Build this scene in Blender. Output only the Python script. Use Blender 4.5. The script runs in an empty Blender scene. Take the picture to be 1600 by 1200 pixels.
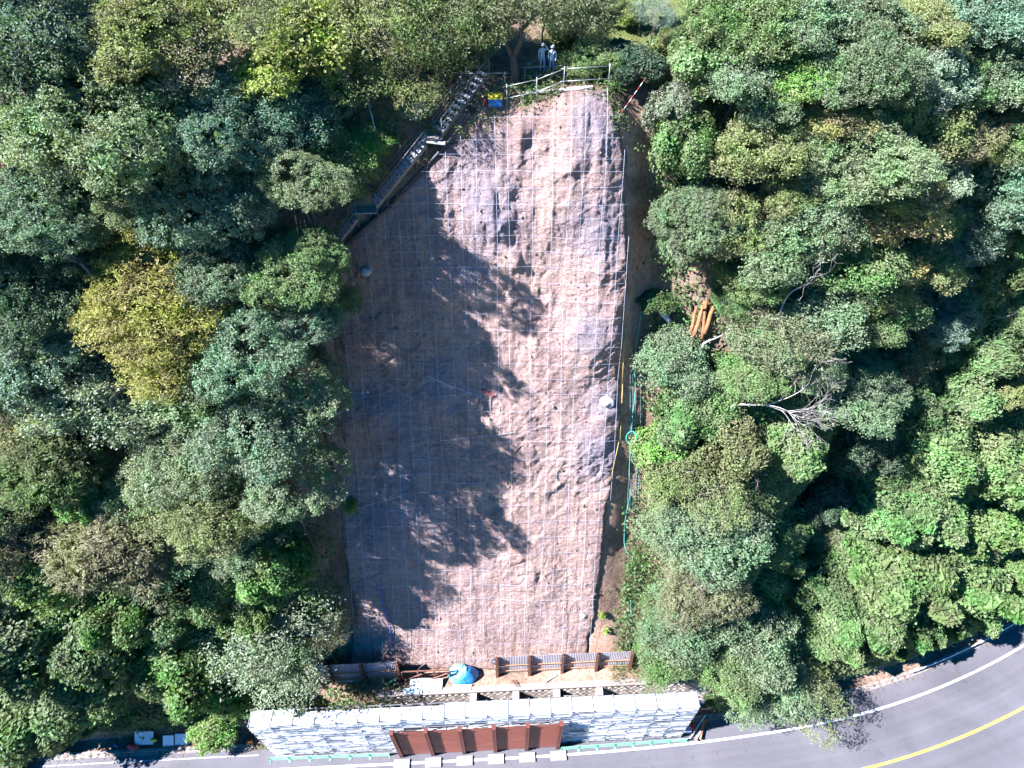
import bpy, bmesh, math, random
import numpy as np
from mathutils import Vector, Matrix
from mathutils.bvhtree import BVHTree

R = math.radians
rng = np.random.default_rng(7)
random.seed(7)
scene = bpy.context.scene
COL = scene.collection

# ------------------------------------------------------------------ camera
CAM = np.array([0.0, 0.0, 68.0])
PITCH = 46.5                      # degrees below the horizon
FPX = 1000.0                      # focal length in photo pixels (photo 1600 wide)
cam_d = bpy.data.cameras.new('camera')
cam_d.sensor_width = 36.0
cam_d.lens = 36.0 * FPX / 1600.0
cam_d.clip_start = 0.5
cam_d.clip_end = 6000.0
cam = bpy.data.objects.new('camera', cam_d)
COL.objects.link(cam)
cam.location = CAM
cam.rotation_euler = (R(90 - PITCH), 0, 0)
scene.camera = cam

# ------------------------------------------------------------------ world, sun, exposure
SUN = np.array([-0.71, -0.165, 0.685]); SUN /= np.linalg.norm(SUN)
world = bpy.data.worlds.new('World'); scene.world = world; world.use_nodes = True
wn = world.node_tree.nodes; wl = world.node_tree.links
bg = wn['Background']
sky = wn.new('ShaderNodeTexSky'); sky.sky_type = 'NISHITA'; sky.sun_disc = False
sky.sun_elevation = math.asin(SUN[2]); sky.sun_rotation = math.atan2(SUN[0], SUN[1]) % (2 * math.pi)
sky.air_density = 1.0; sky.dust_density = 0.1; sky.ozone_density = 4.0
hs = wn.new('ShaderNodeHueSaturation'); hs.inputs['Saturation'].default_value = 1.7; hs.inputs['Value'].default_value = 0.95
wl.new(sky.outputs[0], hs.inputs['Color']); wl.new(hs.outputs[0], bg.inputs[0]); bg.inputs[1].default_value = 0.05
sun_d = bpy.data.lights.new('sun', 'SUN'); sun_d.energy = 5.0; sun_d.angle = R(0.53); sun_d.color = (1.0, 0.965, 0.925)
sun = bpy.data.objects.new('sun', sun_d); COL.objects.link(sun)
sun.rotation_euler = Vector(-SUN).to_track_quat('-Z', 'Y').to_euler()
sun.location = (-60, -10, 120)
vs = scene.view_settings
vs.view_transform = 'Standard'; vs.look = 'None'; vs.exposure = 2.25; vs.gamma = 1.0; vs.use_curve_mapping = False
vs.use_white_balance = True; vs.white_balance_temperature = 5850; vs.white_balance_tint = 17
scene.cycles.use_adaptive_sampling = True; scene.cycles.adaptive_threshold = 0.03; scene.cycles.max_bounces = 3; scene.cycles.diffuse_bounces = 1; scene.cycles.glossy_bounces = 1
scene.cycles.transmission_bounces = 2; scene.cycles.transparent_max_bounces = 4

# ------------------------------------------------------------------ small helpers
def tag(o, label=None, cat=None, group=None, kind=None):
    if label: o['label'] = label
    if cat: o['category'] = cat
    if group: o['group'] = group
    if kind: o['kind'] = kind
    return o

def empty(name, loc=(0, 0, 0), rz=0.0):
    o = bpy.data.objects.new(name, None); COL.objects.link(o)
    o.location = loc; o.rotation_euler = (0, 0, rz); o.empty_display_size = 0.3
    return o

def mesh_np(name, verts, faces, mats, smooth=False, attrs=None):
    """verts (n,3); faces (m,k) all alike."""
    verts = np.asarray(verts, dtype=np.float32); faces = np.asarray(faces, dtype=np.int32)
    me = bpy.data.meshes.new(name)
    m, k = faces.shape
    me.vertices.add(len(verts)); me.vertices.foreach_set('co', verts.ravel())
    me.loops.add(m * k); me.loops.foreach_set('vertex_index', faces.ravel())
    me.polygons.add(m)
    me.polygons.foreach_set('loop_start', np.arange(0, m * k, k, dtype=np.int32))
    try: me.polygons.foreach_set('loop_total', np.full(m, k, dtype=np.int32))
    except Exception: pass
    me.polygons.foreach_set('use_smooth', np.full(m, bool(smooth)))
    if attrs:
        for an, av in attrs.items():
            a = me.attributes.new(an, 'FLOAT', 'POINT'); a.data.foreach_set('value', np.asarray(av, dtype=np.float32))
    for mt in (mats if isinstance(mats, (list, tuple)) else [mats]): me.materials.append(mt)
    me.update(); me.validate()
    return me

def link(name, me, parent=None, loc=(0, 0, 0), rot=(0, 0, 0), scale=(1, 1, 1)):
    o = bpy.data.objects.new(name, me); COL.objects.link(o)
    o.parent = parent; o.location = loc; o.rotation_euler = rot; o.scale = scale
    return o

class MB:
    """collects boxes, tubes and prisms into one mesh"""
    def __init__(self): self.v = []; self.f = []; self.m = []
    def add(self, vs_, fs_, mi=0):
        b = len(self.v); self.v += [tuple(p) for p in vs_]
        for f in fs_: self.f.append(tuple(b + i for i in f)); self.m.append(mi)
        return self
    def box(self, c, s, rot=None, mi=0):
        hx, hy, hz = s[0] / 2, s[1] / 2, s[2] / 2
        p = [Vector((x, y, z)) for x in (-hx, hx) for y in (-hy, hy) for z in (-hz, hz)]
        if rot is not None: p = [rot @ q for q in p]
        p = [(q.x + c[0], q.y + c[1], q.z + c[2]) for q in p]
        return self.add(p, [(0, 1, 3, 2), (4, 6, 7, 5), (0, 4, 5, 1), (2, 3, 7, 6), (0, 2, 6, 4), (1, 5, 7, 3)], mi)
    def bar(self, a, b, w, h=None, mi=0):
        """rectangular bar from a to b"""
        a = Vector(a); b = Vector(b); d = b - a; L = d.length
        if L < 1e-6: return self
        x = d / L; up = Vector((0, 0, 1)) if abs(x.z) < 0.95 else Vector((0, 1, 0))
        y = up.cross(x).normalized(); z = x.cross(y); h = h or w
        rot = Matrix((x, y, z)).transposed()
        return self.box((a + b) / 2, (L, w, h), rot, mi)
    def tube(self, pts, r, n=6, mi=0, cap=True):
        pts = [Vector(p) for p in pts]; rs = r if isinstance(r, (list, tuple)) else [r] * len(pts)
        vs_, fs_ = [], []
        prev = None
        for i, p in enumerate(pts):
            t = (pts[min(i + 1, len(pts) - 1)] - pts[max(i - 1, 0)])
            if t.length < 1e-9: t = Vector((0, 0, 1))
            t.normalize()
            if prev is None:
                ref = Vector((0, 0, 1)) if abs(t.z) < 0.9 else Vector((1, 0, 0))
                u = t.cross(ref).normalized()
            else:
                u = (prev - t * prev.dot(t))
                u = u.normalized() if u.length > 1e-6 else t.orthogonal().normalized()
            prev = u; w = t.cross(u)
            for k in range(n):
                a = 2 * math.pi * k / n
                vs_.append(p + (u * math.cos(a) + w * math.sin(a)) * rs[i])
        for i in range(len(pts) - 1):
            for k in range(n):
                a0 = i * n + k; a1 = i * n + (k + 1) % n
                fs_.append((a0, a1, a1 + n, a0 + n))
        if cap:
            fs_.append(tuple(range(n - 1, -1, -1))); b = (len(pts) - 1) * n
            fs_.append(tuple(range(b, b + n)))
        return self.add(vs_, fs_, mi)
    def mesh(self, name, mats, smooth=False):
        me = bpy.data.meshes.new(name); me.from_pydata(self.v, [], self.f)
        for mt in (mats if isinstance(mats, (list, tuple)) else [mats]): me.materials.append(mt)
        me.polygons.foreach_set('material_index', self.m)
        me.polygons.foreach_set('use_smooth', [smooth] * len(self.f))
        me.update(); return me
    def obj(self, name, mats, parent=None, smooth=False, loc=(0, 0, 0), rot=(0, 0, 0)):
        return link(name, self.mesh(name, mats, smooth), parent, loc, rot)

# ------------------------------------------------------------------ numpy noise
def _hash(ix, iy, iz, seed):
    h = (ix.astype(np.int64) * 374761393 + iy.astype(np.int64) * 668265263 + iz.astype(np.int64) * 2147483647 + seed * 1274126177) & 0xFFFFFFFF
    h = ((h ^ (h >> 13)) * 1274126177) & 0xFFFFFFFF
    h = ((h ^ (h >> 16)) * 2246822519) & 0xFFFFFFFF
    return ((h ^ (h >> 15)) & 0xFFFFFF) / float(0xFFFFFF)
def vnoise(x, y, seed=0):
    ix = np.floor(x); iy = np.floor(y); fx = x - ix; fy = y - iy
    ux = fx * fx * fx * (fx * (fx * 6 - 15) + 10); uy = fy * fy * fy * (fy * (fy * 6 - 15) + 10)
    z = np.zeros_like(ix)
    a = _hash(ix, iy, z, seed); b = _hash(ix + 1, iy, z, seed); c = _hash(ix, iy + 1, z, seed); d = _hash(ix + 1, iy + 1, z, seed)
    return (a + (b - a) * ux) * (1 - uy) + (c + (d - c) * ux) * uy
def fbm(x, y, oct=4, seed=0, gain=0.5):
    s = 0.0; a = 1.0; t = 0.0; f = 1.0
    for o in range(oct):
        s = s + a * (vnoise(x * f + 17.3 * o, y * f - 9.1 * o, seed + o) * 2 - 1); t += a; a *= gain; f *= 2.03
    return s / t
def facets(x, y, seed=0, tilt=0.35):
    """broken-rock relief: each voronoi cell a tilted plane; returns height and distance to cell border"""
    ix = np.floor(x); iy = np.floor(y)
    best = np.full(x.shape, 9e9); sec = np.full(x.shape, 9e9); h = np.zeros(x.shape)
    z = np.zeros_like(ix)
    for dx in (-1, 0, 1):
        for dy in (-1, 0, 1):
            cx = ix + dx; cy = iy + dy
            px = cx + _hash(cx, cy, z, seed); py = cy + _hash(cx, cy, z, seed + 1)
            d = (x - px) ** 2 + (y - py) ** 2
            hh = (_hash(cx, cy, z, seed + 2) - 0.5) * 0.5 + tilt * 2 * ((_hash(cx, cy, z, seed + 3) - 0.5) * (x - px) + (_hash(cx, cy, z, seed + 4) - 0.35) * (y - py))
            nb = d < best
            sec = np.where(nb, best, np.minimum(sec, d)); h = np.where(nb, hh, h); best = np.where(nb, d, best)
    return h, np.sqrt(sec) - np.sqrt(best)
def sstep(a, b, x):
    t = np.clip((x - a) / (b - a), 0, 1); return t * t * (3 - 2 * t)

# ------------------------------------------------------------------ materials
def nmat(name):
    m = bpy.data.materials.new(name); m.use_nodes = True
    nt = m.node_tree; return m, nt.nodes, nt.links, nt.nodes['Principled BSDF']
def ramp(N, stops):
    r = N.new('ShaderNodeValToRGB'); e = r.color_ramp.elements
    while len(e) < len(stops): e.new(0.5)
    for el, (p, c) in zip(e, stops): el.position = p; el.color = (*c, 1) if len(c) == 3 else c
    return r
def noise(N, L, vec, scale, detail=5, rough=0.6, dist=0.0):
    n = N.new('ShaderNodeTexNoise'); n.inputs['Scale'].default_value = scale; n.inputs['Detail'].default_value = detail
    n.inputs['Roughness'].default_value = rough; n.inputs['Distortion'].default_value = dist
    if vec is not None: L.new(vec, n.inputs['Vector'])
    return n
def mixc(N, L, fac, a, b, mode='MIX'):
    m = N.new('ShaderNodeMix'); m.data_type = 'RGBA'; m.blend_type = mode
    if isinstance(fac, (int, float)): m.inputs[0].default_value = fac
    else: L.new(fac, m.inputs[0])
    for s, i in ((a, 6), (b, 7)):
        if isinstance(s, (tuple, list)): m.inputs[i].default_value = (*s[:3], 1)
        else: L.new(s, m.inputs[i])
    return m.outputs[2]
def worn(name, col, var=0.25, scale=2.0, rough=0.6, metal=0.0, dirt=None, dirt_amt=0.5, bump=0.15, spec=0.4, stretch=(1, 1, 1)):
    """a painted or raw surface with uneven colour, dirt patches and a fine relief"""
    m, N, L, P = nmat(name)
    tc = N.new('ShaderNodeTexCoord'); mp = N.new('ShaderNodeMapping'); mp.inputs['Scale'].default_value = stretch
    oi = N.new('ShaderNodeObjectInfo')
    ad = N.new('ShaderNodeVectorMath'); ad.operation = 'ADD'
    sc = N.new('ShaderNodeVectorMath'); sc.operation = 'SCALE'; L.new(oi.outputs['Location'], sc.inputs[0]); sc.inputs['Scale'].default_value = 1.37
    L.new(tc.outputs['Object'], ad.inputs[0]); L.new(sc.outputs[0], ad.inputs[1]); L.new(ad.outputs[0], mp.inputs[0])
    n1 = noise(N, L, mp.outputs[0], scale, 6, 0.65)
    col = tuple(c * 0.84 for c in col)
    lo = tuple(c * (1 - var) for c in col); hi = tuple(min(1, c * (1 + var * 0.6)) for c in col)
    r1 = ramp(N, [(0.3, lo), (0.7, hi)]); L.new(n1.outputs['Fac'], r1.inputs[0])
    out = r1.outputs[0]
    if dirt:
        n2 = noise(N, L, mp.outputs[0], scale * 0.45, 7, 0.7, 0.6)
        r2 = ramp(N, [(0.48, (0, 0, 0)), (0.68, (dirt_amt,) * 3)]); L.new(n2.outputs['Fac'], r2.inputs[0])
        out = mixc(N, L, r2.outputs[0], out, dirt)
    L.new(out, P.inputs['Base Color'])
    P.inputs['Roughness'].default_value = rough; P.inputs['Metallic'].default_value = metal
    P.inputs['Specular IOR Level'].default_value = spec
    if bump:
        bp = N.new('ShaderNodeBump'); bp.inputs['Strength'].default_value = bump; bp.inputs['Distance'].default_value = 0.05
        n3 = noise(N, L, mp.outputs[0], scale * 8, 4); L.new(n3.outputs['Fac'], bp.inputs['Height']); L.new(bp.outputs[0], P.inputs['Normal'])
    return m

def leaf_material(name='leaf'):
    m, N, L, P = nmat(name)
    oi = N.new('ShaderNodeObjectInfo'); at = N.new('ShaderNodeAttribute'); at.attribute_name = 'rnd'
    tc = N.new('ShaderNodeTexCoord')
    n1 = noise(N, L, tc.outputs['Object'], 0.55, 3)
    hsv = N.new('ShaderNodeHueSaturation'); L.new(oi.outputs['Color'], hsv.inputs['Color'])
    def mr(src, a, b, lo=0.0, hi=1.0):
        q = N.new('ShaderNodeMapRange'); L.new(src, q.inputs[0]); q.inputs[1].default_value = lo; q.inputs[2].default_value = hi
        q.inputs[3].default_value = a; q.inputs[4].default_value = b; return q.outputs[0]
    hue = N.new('ShaderNodeMath'); hue.operation = 'ADD'
    L.new(mr(n1.outputs['Fac'], -0.038, 0.034, 0.3, 0.7), hue.inputs[0]); L.new(mr(at.outputs['Fac'], 0.488, 0.512), hue.inputs[1])
    L.new(hue.outputs[0], hsv.inputs['Hue'])
    nv_ = noise(N, L, tc.outputs['Object'], 0.33, 4, 0.6); vm = N.new('ShaderNodeMath'); vm.operation = 'MULTIPLY'; L.new(mr(at.outputs['Fac'], 0.72, 1.3), vm.inputs[0]); L.new(mr(nv_.outputs['Fac'], 0.78, 1.25, 0.3, 0.7), vm.inputs[1]); L.new(vm.outputs[0], hsv.inputs['Value'])
    L.new(mr(n1.outputs['Fac'], 0.8, 1.12, 0.3, 0.7), hsv.inputs['Saturation'])
    # a few withered leaves
    rr = ramp(N, [(0.955, (0, 0, 0)), (0.965, (0.7, 0.7, 0.7))]); L.new(at.outputs['Fac'], rr.inputs[0])
    col = mixc(N, L, rr.outputs[0], hsv.outputs[0], (0.16, 0.12, 0.06))
    L.new(col, P.inputs['Base Color']); P.inputs['Roughness'].default_value = 0.55; P.inputs['Specular IOR Level'].default_value = 0.28
    tr = N.new('ShaderNodeBsdfTranslucent')
    tcol = mixc(N, L, 1.0, col, (1.0, 1.0, 0.45), 'MULTIPLY'); L.new(tcol, tr.inputs['Color'])
    ms = N.new('ShaderNodeMixShader'); ms.inputs[0].default_value = 0.36
    L.new(P.outputs[0], ms.inputs[1]); L.new(tr.outputs[0], ms.inputs[2])
    L.new(ms.outputs[0], N['Material Output'].inputs['Surface'])
    return m

def rock_material():
    m, N, L, P = nmat('slope_rock')
    tc = N.new('ShaderNodeTexCoord'); v = tc.outputs['Object']
    n1 = noise(N, L, v, 0.16, 6, 0.62, 0.8); n2 = noise(N, L, v, 0.75, 7, 0.68, 0.6); n3 = noise(N, L, v, 4.5, 6, 0.72)
    mpv = N.new('ShaderNodeMapping'); mpv.inputs['Scale'].default_value = (1.3, 0.22, 0.22); L.new(v, mpv.inputs[0])
    n4 = noise(N, L, mpv.outputs[0], 0.9, 6, 0.7, 0.4)
    r1 = ramp(N, [(0.32, (0.33, 0.285, 0.29)), (0.45, (0.47, 0.345, 0.29)), (0.56, (0.53, 0.40, 0.33)), (0.7, (0.50, 0.345, 0.245))]); L.new(n1.outputs['Fac'], r1.inputs[0])
    r2 = ramp(N, [(0.34, (0.30, 0.255, 0.26)), (0.5, (0.52, 0.42, 0.37)), (0.66, (0.64, 0.53, 0.46))]); L.new(n2.outputs['Fac'], r2.inputs[0])
    c = mixc(N, L, 0.5, r1.outputs[0], r2.outputs[0])
    # attribute-driven: grey fresh rock blocks, brown weathered soil
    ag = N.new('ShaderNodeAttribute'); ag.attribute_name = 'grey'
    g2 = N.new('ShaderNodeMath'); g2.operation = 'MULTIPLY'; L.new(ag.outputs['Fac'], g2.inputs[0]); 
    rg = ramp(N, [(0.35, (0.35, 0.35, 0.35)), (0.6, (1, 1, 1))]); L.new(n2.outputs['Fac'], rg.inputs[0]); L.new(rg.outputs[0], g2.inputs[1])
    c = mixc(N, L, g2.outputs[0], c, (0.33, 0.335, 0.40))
    ab = N.new('ShaderNodeAttribute'); ab.attribute_name = 'brown'
    b2 = N.new('ShaderNodeMath'); b2.operation = 'MULTIPLY'; L.new(ab.outputs['Fac'], b2.inputs[0])
    rb = ramp(N, [(0.3, (0.3, 0.3, 0.3)), (0.6, (1, 1, 1))]); L.new(n4.outputs['Fac'], rb.inputs[0]); L.new(rb.outputs[0], b2.inputs[1])
    c = mixc(N, L, b2.outputs[0], c, (0.27, 0.185, 0.135))
    # downhill streaks and fine speckle
    rs = ramp(N, [(0.33, (0.66, 0.61, 0.62)), (0.5, (0.97, 0.94, 0.93)), (0.66, (1.14, 1.09, 1.02))]); L.new(n4.outputs['Fac'], rs.inputs[0])
    c = mixc(N, L, 0.8, c, rs.outputs[0], 'MULTIPLY')
    r3 = ramp(N, [(0.3, (0.66, 0.64, 0.64)), (0.52, (1, 1, 1)), (0.75, (1.18, 1.16, 1.14))]); L.new(n3.outputs['Fac'], r3.inputs[0])
    c = mixc(N, L, 0.8, c, r3.outputs[0], 'MULTIPLY')
    c = mixc(N, L, 1.0, c, (0.70, 0.64, 0.632), 'MULTIPLY')
    L.new(c, P.inputs['Base Color']); P.inputs['Roughness'].default_value = 0.9; P.inputs['Specular IOR Level'].default_value = 0.15
    # fractured relief: stepped cells of three sizes along slanting joints, plus grit
    wn_ = noise(N, L, v, 1.3, 4, 0.6); wsc = N.new('ShaderNodeVectorMath'); wsc.operation = 'SCALE'; wsc.inputs['Scale'].default_value = 0.55
    L.new(wn_.outputs['Color'], wsc.inputs[0]); wad = N.new('ShaderNodeVectorMath'); wad.operation = 'ADD'; L.new(v, wad.inputs[0]); L.new(wsc.outputs[0], wad.inputs[1])
    mpj = N.new('ShaderNodeMapping'); mpj.inputs['Rotation'].default_value = (0.3, 0.65, 0.2); mpj.inputs['Scale'].default_value = (0.75, 1.0, 1.7); L.new(wad.outputs[0], mpj.inputs[0])
    hsum = None
    for sc_, am in ((0.9, 1.0), (2.2, 0.6), (5.5, 0.28)):
        vo = N.new('ShaderNodeTexVoronoi'); vo.inputs['Scale'].default_value = sc_; L.new(mpj.outputs[0], vo.inputs['Vector'])
        sp = N.new('ShaderNodeSeparateColor'); L.new(vo.outputs['Color'], sp.inputs[0])
        dm = N.new('ShaderNodeMath'); dm.operation = 'MULTIPLY_ADD'; L.new(vo.outputs['Distance'], dm.inputs[0]); dm.inputs[1].default_value = -0.7; L.new(sp.outputs[0], dm.inputs[2])
        ml = N.new('ShaderNodeMath'); ml.operation = 'MULTIPLY'; L.new(dm.outputs[0], ml.inputs[0]); ml.inputs[1].default_value = am
        if hsum is None: hsum = ml.outputs[0]
        else:
            ad_ = N.new('ShaderNodeMath'); ad_.operation = 'ADD'; L.new(hsum, ad_.inputs[0]); L.new(ml.outputs[0], ad_.inputs[1]); hsum = ad_.outputs[0]
    n5 = noise(N, L, v, 7.0, 6, 0.75); ad_ = N.new('ShaderNodeMath'); ad_.operation = 'MULTIPLY_ADD'; L.new(n5.outputs['Fac'], ad_.inputs[0]); ad_.inputs[1].default_value = 0.9; L.new(hsum, ad_.inputs[2])
    bp = N.new('ShaderNodeBump'); bp.inputs['Strength'].default_value = 0.85; bp.inputs['Distance'].default_value = 0.2
    L.new(ad_.outputs[0], bp.inputs['Height']); L.new(bp.outputs[0], P.inputs['Normal'])
    # crevice shade painted into the colour as brown lines along the main joints
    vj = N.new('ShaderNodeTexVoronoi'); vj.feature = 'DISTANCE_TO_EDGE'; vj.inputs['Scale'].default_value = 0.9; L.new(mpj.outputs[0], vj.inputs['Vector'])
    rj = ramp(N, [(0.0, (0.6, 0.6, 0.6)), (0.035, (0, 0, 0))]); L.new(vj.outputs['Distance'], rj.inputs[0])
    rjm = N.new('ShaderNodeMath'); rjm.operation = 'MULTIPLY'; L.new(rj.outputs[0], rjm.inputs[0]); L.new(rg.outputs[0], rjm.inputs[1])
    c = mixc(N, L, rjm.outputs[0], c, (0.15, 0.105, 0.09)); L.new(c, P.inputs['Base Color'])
    return m

def soil_material():
    m, N, L, P = nmat('hillside_soil')
    tc = N.new('ShaderNodeTexCoord'); v = tc.outputs['Object']
    n1 = noise(N, L, v, 0.22, 6, 0.65, 0.5); n2 = noise(N, L, v, 2.4, 7, 0.7)
    r1 = ramp(N, [(0.35, (0.115, 0.08, 0.055)), (0.5, (0.20, 0.14, 0.10)), (0.66, (0.31, 0.225, 0.165))]); L.new(n1.outputs['Fac'], r1.inputs[0])
    r2 = ramp(N, [(0.3, (0.55, 0.55, 0.55)), (0.7, (1.3, 1.25, 1.2))]); L.new(n2.outputs['Fac'], r2.inputs[0])
    c = mixc(N, L, 0.9, r1.outputs[0], r2.outputs[0], 'MULTIPLY')
    ag = N.new('ShaderNodeAttribute'); ag.attribute_name = 'grass'
    n3 = noise(N, L, v, 0.6, 6, 0.7)
    gr = ramp(N, [(0.35, (0.075, 0.095, 0.028)), (0.55, (0.13, 0.15, 0.045)), (0.7, (0.20, 0.19, 0.085))]); L.new(n3.outputs['Fac'], gr.inputs[0])
    c = mixc(N, L, ag.outputs['Fac'], c, gr.outputs[0])
    ae = N.new('ShaderNodeAttribute'); ae.attribute_name = 'earth'
    er = ramp(N, [(0.3, (0.20, 0.115, 0.075)), (0.5, (0.36, 0.225, 0.155)), (0.7, (0.44, 0.30, 0.22))]); L.new(n2.outputs['Fac'], er.inputs[0])
    c = mixc(N, L, ae.outputs['Fac'], c, er.outputs[0])
    L.new(c, P.inputs['Base Color']); P.inputs['Roughness'].default_value = 0.95; P.inputs['Specular IOR Level'].default_value = 0.1
    bp = N.new('ShaderNodeBump'); bp.inputs['Strength'].default_value = 0.9; bp.inputs['Distance'].default_value = 0.2
    n5 = noise(N, L, v, 3.0, 8, 0.75, 0.3); L.new(n5.outputs['Fac'], bp.inputs['Height']); L.new(bp.outputs[0], P.inputs['Normal'])
    return m

def asphalt_material():
    m, N, L, P = nmat('asphalt')
    tc = N.new('ShaderNodeTexCoord'); v = tc.outputs['Object']
    at = N.new('ShaderNodeAttribute'); at.attribute_name = 'lane'
    n1 = noise(N, L, v, 0.12, 5, 0.6, 0.4); n2 = noise(N, L, v, 9.0, 5, 0.8); n4 = noise(N, L, v, 1.1, 6, 0.7, 0.5)
    r1 = ramp(N, [(0.3, (0.078, 0.075, 0.08)), (0.7, (0.122, 0.116, 0.122))]); L.new(n1.outputs['Fac'], r1.inputs[0])
    # worn wheel tracks follow the lane coordinate (metres from the edge line)
    cmb = N.new('ShaderNodeCombineXYZ'); L.new(at.outputs['Fac'], cmb.inputs[0])
    n3 = noise(N, L, cmb.outputs[0], 0.9, 4, 0.6); r3 = ramp(N, [(0.3, (0.82, 0.82, 0.83)), (0.7, (1.15, 1.14, 1.14))]); L.new(n3.outputs['Fac'], r3.inputs[0])
    c = mixc(N, L, 0.8, r1.outputs[0], r3.outputs[0], 'MULTIPLY')
    r2 = ramp(N, [(0.3, (0.86, 0.86, 0.86)), (0.7, (1.12, 1.12, 1.12))]); L.new(n2.outputs['Fac'], r2.inputs[0])
    c = mixc(N, L, 0.7, c, r2.outputs[0], 'MULTIPLY')
    r4 = ramp(N, [(0.60, (1, 1, 1)), (0.68, (0.66, 0.66, 0.68))]); L.new(n4.outputs['Fac'], r4.inputs[0])
    c = mixc(N, L, 0.6, c, r4.outputs[0], 'MULTIPLY')
    L.new(c, P.inputs['Base Color']); P.inputs['Roughness'].default_value = 0.75; P.inputs['Specular IOR Level'].default_value = 0.35
    bp = N.new('ShaderNodeBump'); bp.inputs['Strength'].default_value = 0.3; bp.inputs['Distance'].default_value = 0.02
    n5 = noise(N, L, v, 40, 3, 0.7); L.new(n5.outputs['Fac'], bp.inputs['Height']); L.new(bp.outputs[0], P.inputs['Normal'])
    return m

M = {}
M['leaf'] = leaf_material()
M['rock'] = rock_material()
M['soil'] = soil_material()
M['asphalt'] = asphalt_material()
M['bark'] = worn('bark', (0.115, 0.09, 0.07), 0.45, 3.0, 0.9, bump=0.5, stretch=(3, 3, 0.6))
M['dead'] = worn('dead_wood', (0.50, 0.455, 0.41), 0.3, 2.5, 0.85, bump=0.3)
M['deadbrown'] = worn('dead_twig', (0.22, 0.175, 0.165), 0.35, 2.5, 0.9)
M['purple'] = worn('purple_twig', (0.20, 0.145, 0.155), 0.3, 2.5, 0.9)
M['log'] = worn('cut_log', (0.33, 0.145, 0.055), 0.5, 2.5, 0.85, dirt=(0.13, 0.075, 0.045), dirt_amt=0.8)
M['white_line'] = worn('road_paint_white', (0.78, 0.78, 0.77), 0.12, 3.0, 0.6, dirt=(0.30, 0.30, 0.30), dirt_amt=0.75)
M['faded_line'] = worn('road_paint_faded', (0.42, 0.42, 0.42), 0.3, 4.0, 0.7, dirt=(0.18, 0.18, 0.185), dirt_amt=0.9)
M['yellow_line'] = worn('road_paint_yellow', (0.72, 0.52, 0.06), 0.15, 3.0, 0.6, dirt=(0.34, 0.28, 0.14), dirt_amt=0.7)
M['concrete'] = worn('concrete', (0.30, 0.27, 0.24), 0.3, 1.6, 0.9, dirt=(0.20, 0.145, 0.11), dirt_amt=0.85)
M['concrete_pale'] = worn('concrete_pale', (0.36, 0.33, 0.295), 0.2, 1.6, 0.9, dirt=(0.36, 0.29, 0.22), dirt_amt=0.6)
M['stone'] = worn('masonry_stone', (0.46, 0.39, 0.32), 0.35, 1.2, 0.9, dirt=(0.19, 0.15, 0.11), dirt_amt=0.7)
M['rock_pale'] = worn('pale_rock', (0.42, 0.385, 0.39), 0.3, 2.0, 0.9, dirt=(0.30, 0.24, 0.22), dirt_amt=0.6)
M['mortar'] = worn('mortar', (0.24, 0.20, 0.165), 0.3, 2.0, 0.95)
M['galv'] = worn('galvanised_pipe', (0.36, 0.38, 0.39), 0.15, 3.0, 0.42, 0.55, dirt=(0.30, 0.28, 0.26), dirt_amt=0.5, bump=0.05)
M['galv_dark'] = worn('weathered_pipe', (0.21, 0.215, 0.22), 0.3, 3.0, 0.5, 0.4, dirt=(0.17, 0.11, 0.08), dirt_amt=0.7, bump=0.05)
M['galv_white'] = worn('white_steel', (0.78, 0.79, 0.80), 0.10, 1.4, 0.5, dirt=(0.45, 0.44, 0.43), dirt_amt=0.45, bump=0.08)
M['white_board'] = worn('white_board', (0.74, 0.75, 0.77), 0.16, 0.9, 0.5, dirt=(0.38, 0.37, 0.37), dirt_amt=0.55, bump=0.1)
M['rust'] = worn('rust_steel', (0.19, 0.085, 0.05), 0.35, 2.2, 0.8, 0.1, dirt=(0.09, 0.05, 0.04), dirt_amt=0.7)
M['brownsteel'] = worn('red_brown_primer', (0.245, 0.075, 0.048), 0.2, 0.7, 0.55, dirt=(0.30, 0.13, 0.095), dirt_amt=0.5, bump=0.08, stretch=(0.4, 1, 2.5))
M['brownsteel_dark'] = worn('red_brown_beam', (0.15, 0.042, 0.028), 0.2, 1.0, 0.55, bump=0.08)
M['greenpaint'] = worn('green_fence_paint', (0.16, 0.50, 0.27), 0.15, 2.0, 0.5, dirt=(0.4, 0.5, 0.42), dirt_amt=0.6)
M['greenmesh'] = worn('pale_green_panel', (0.42, 0.60, 0.47), 0.15, 2.0, 0.6)
M['plywood'] = worn('plywood', (0.56, 0.36, 0.235), 0.2, 1.0, 0.8, dirt=(0.36, 0.21, 0.13), dirt_amt=0.5, stretch=(0.5, 1, 3))
M['bluepanel'] = worn('blue_spotted_sheet', (0.36, 0.47, 0.64), 0.25, 3.5, 0.5, dirt=(0.62, 0.40, 0.33), dirt_amt=0.9)
M['cyanboard'] = worn('pale_cyan_board', (0.50, 0.68, 0.72), 0.12, 1.0, 0.5)
M['corr'] = worn('weathered_corrugated_sheet', (0.50, 0.48, 0.51), 0.2, 0.9, 0.5, 0.25, dirt=(0.33, 0.25, 0.23), dirt_amt=0.7)
M['timber_orange'] = worn('orange_timber', (0.50, 0.25, 0.12), 0.3, 2.0, 0.8)
M['timber'] = worn('grey_timber', (0.40, 0.35, 0.29), 0.3, 2.0, 0.85, stretch=(0.4, 2, 2))
M['plank_pale'] = worn('pale_plank', (0.60, 0.56, 0.52), 0.2, 2.0, 0.8, dirt=(0.36, 0.32, 0.28), dirt_amt=0.5)
M['rope'] = worn('white_rope', (0.60, 0.63, 0.74), 0.08, 3.0, 0.6, bump=0)
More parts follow.
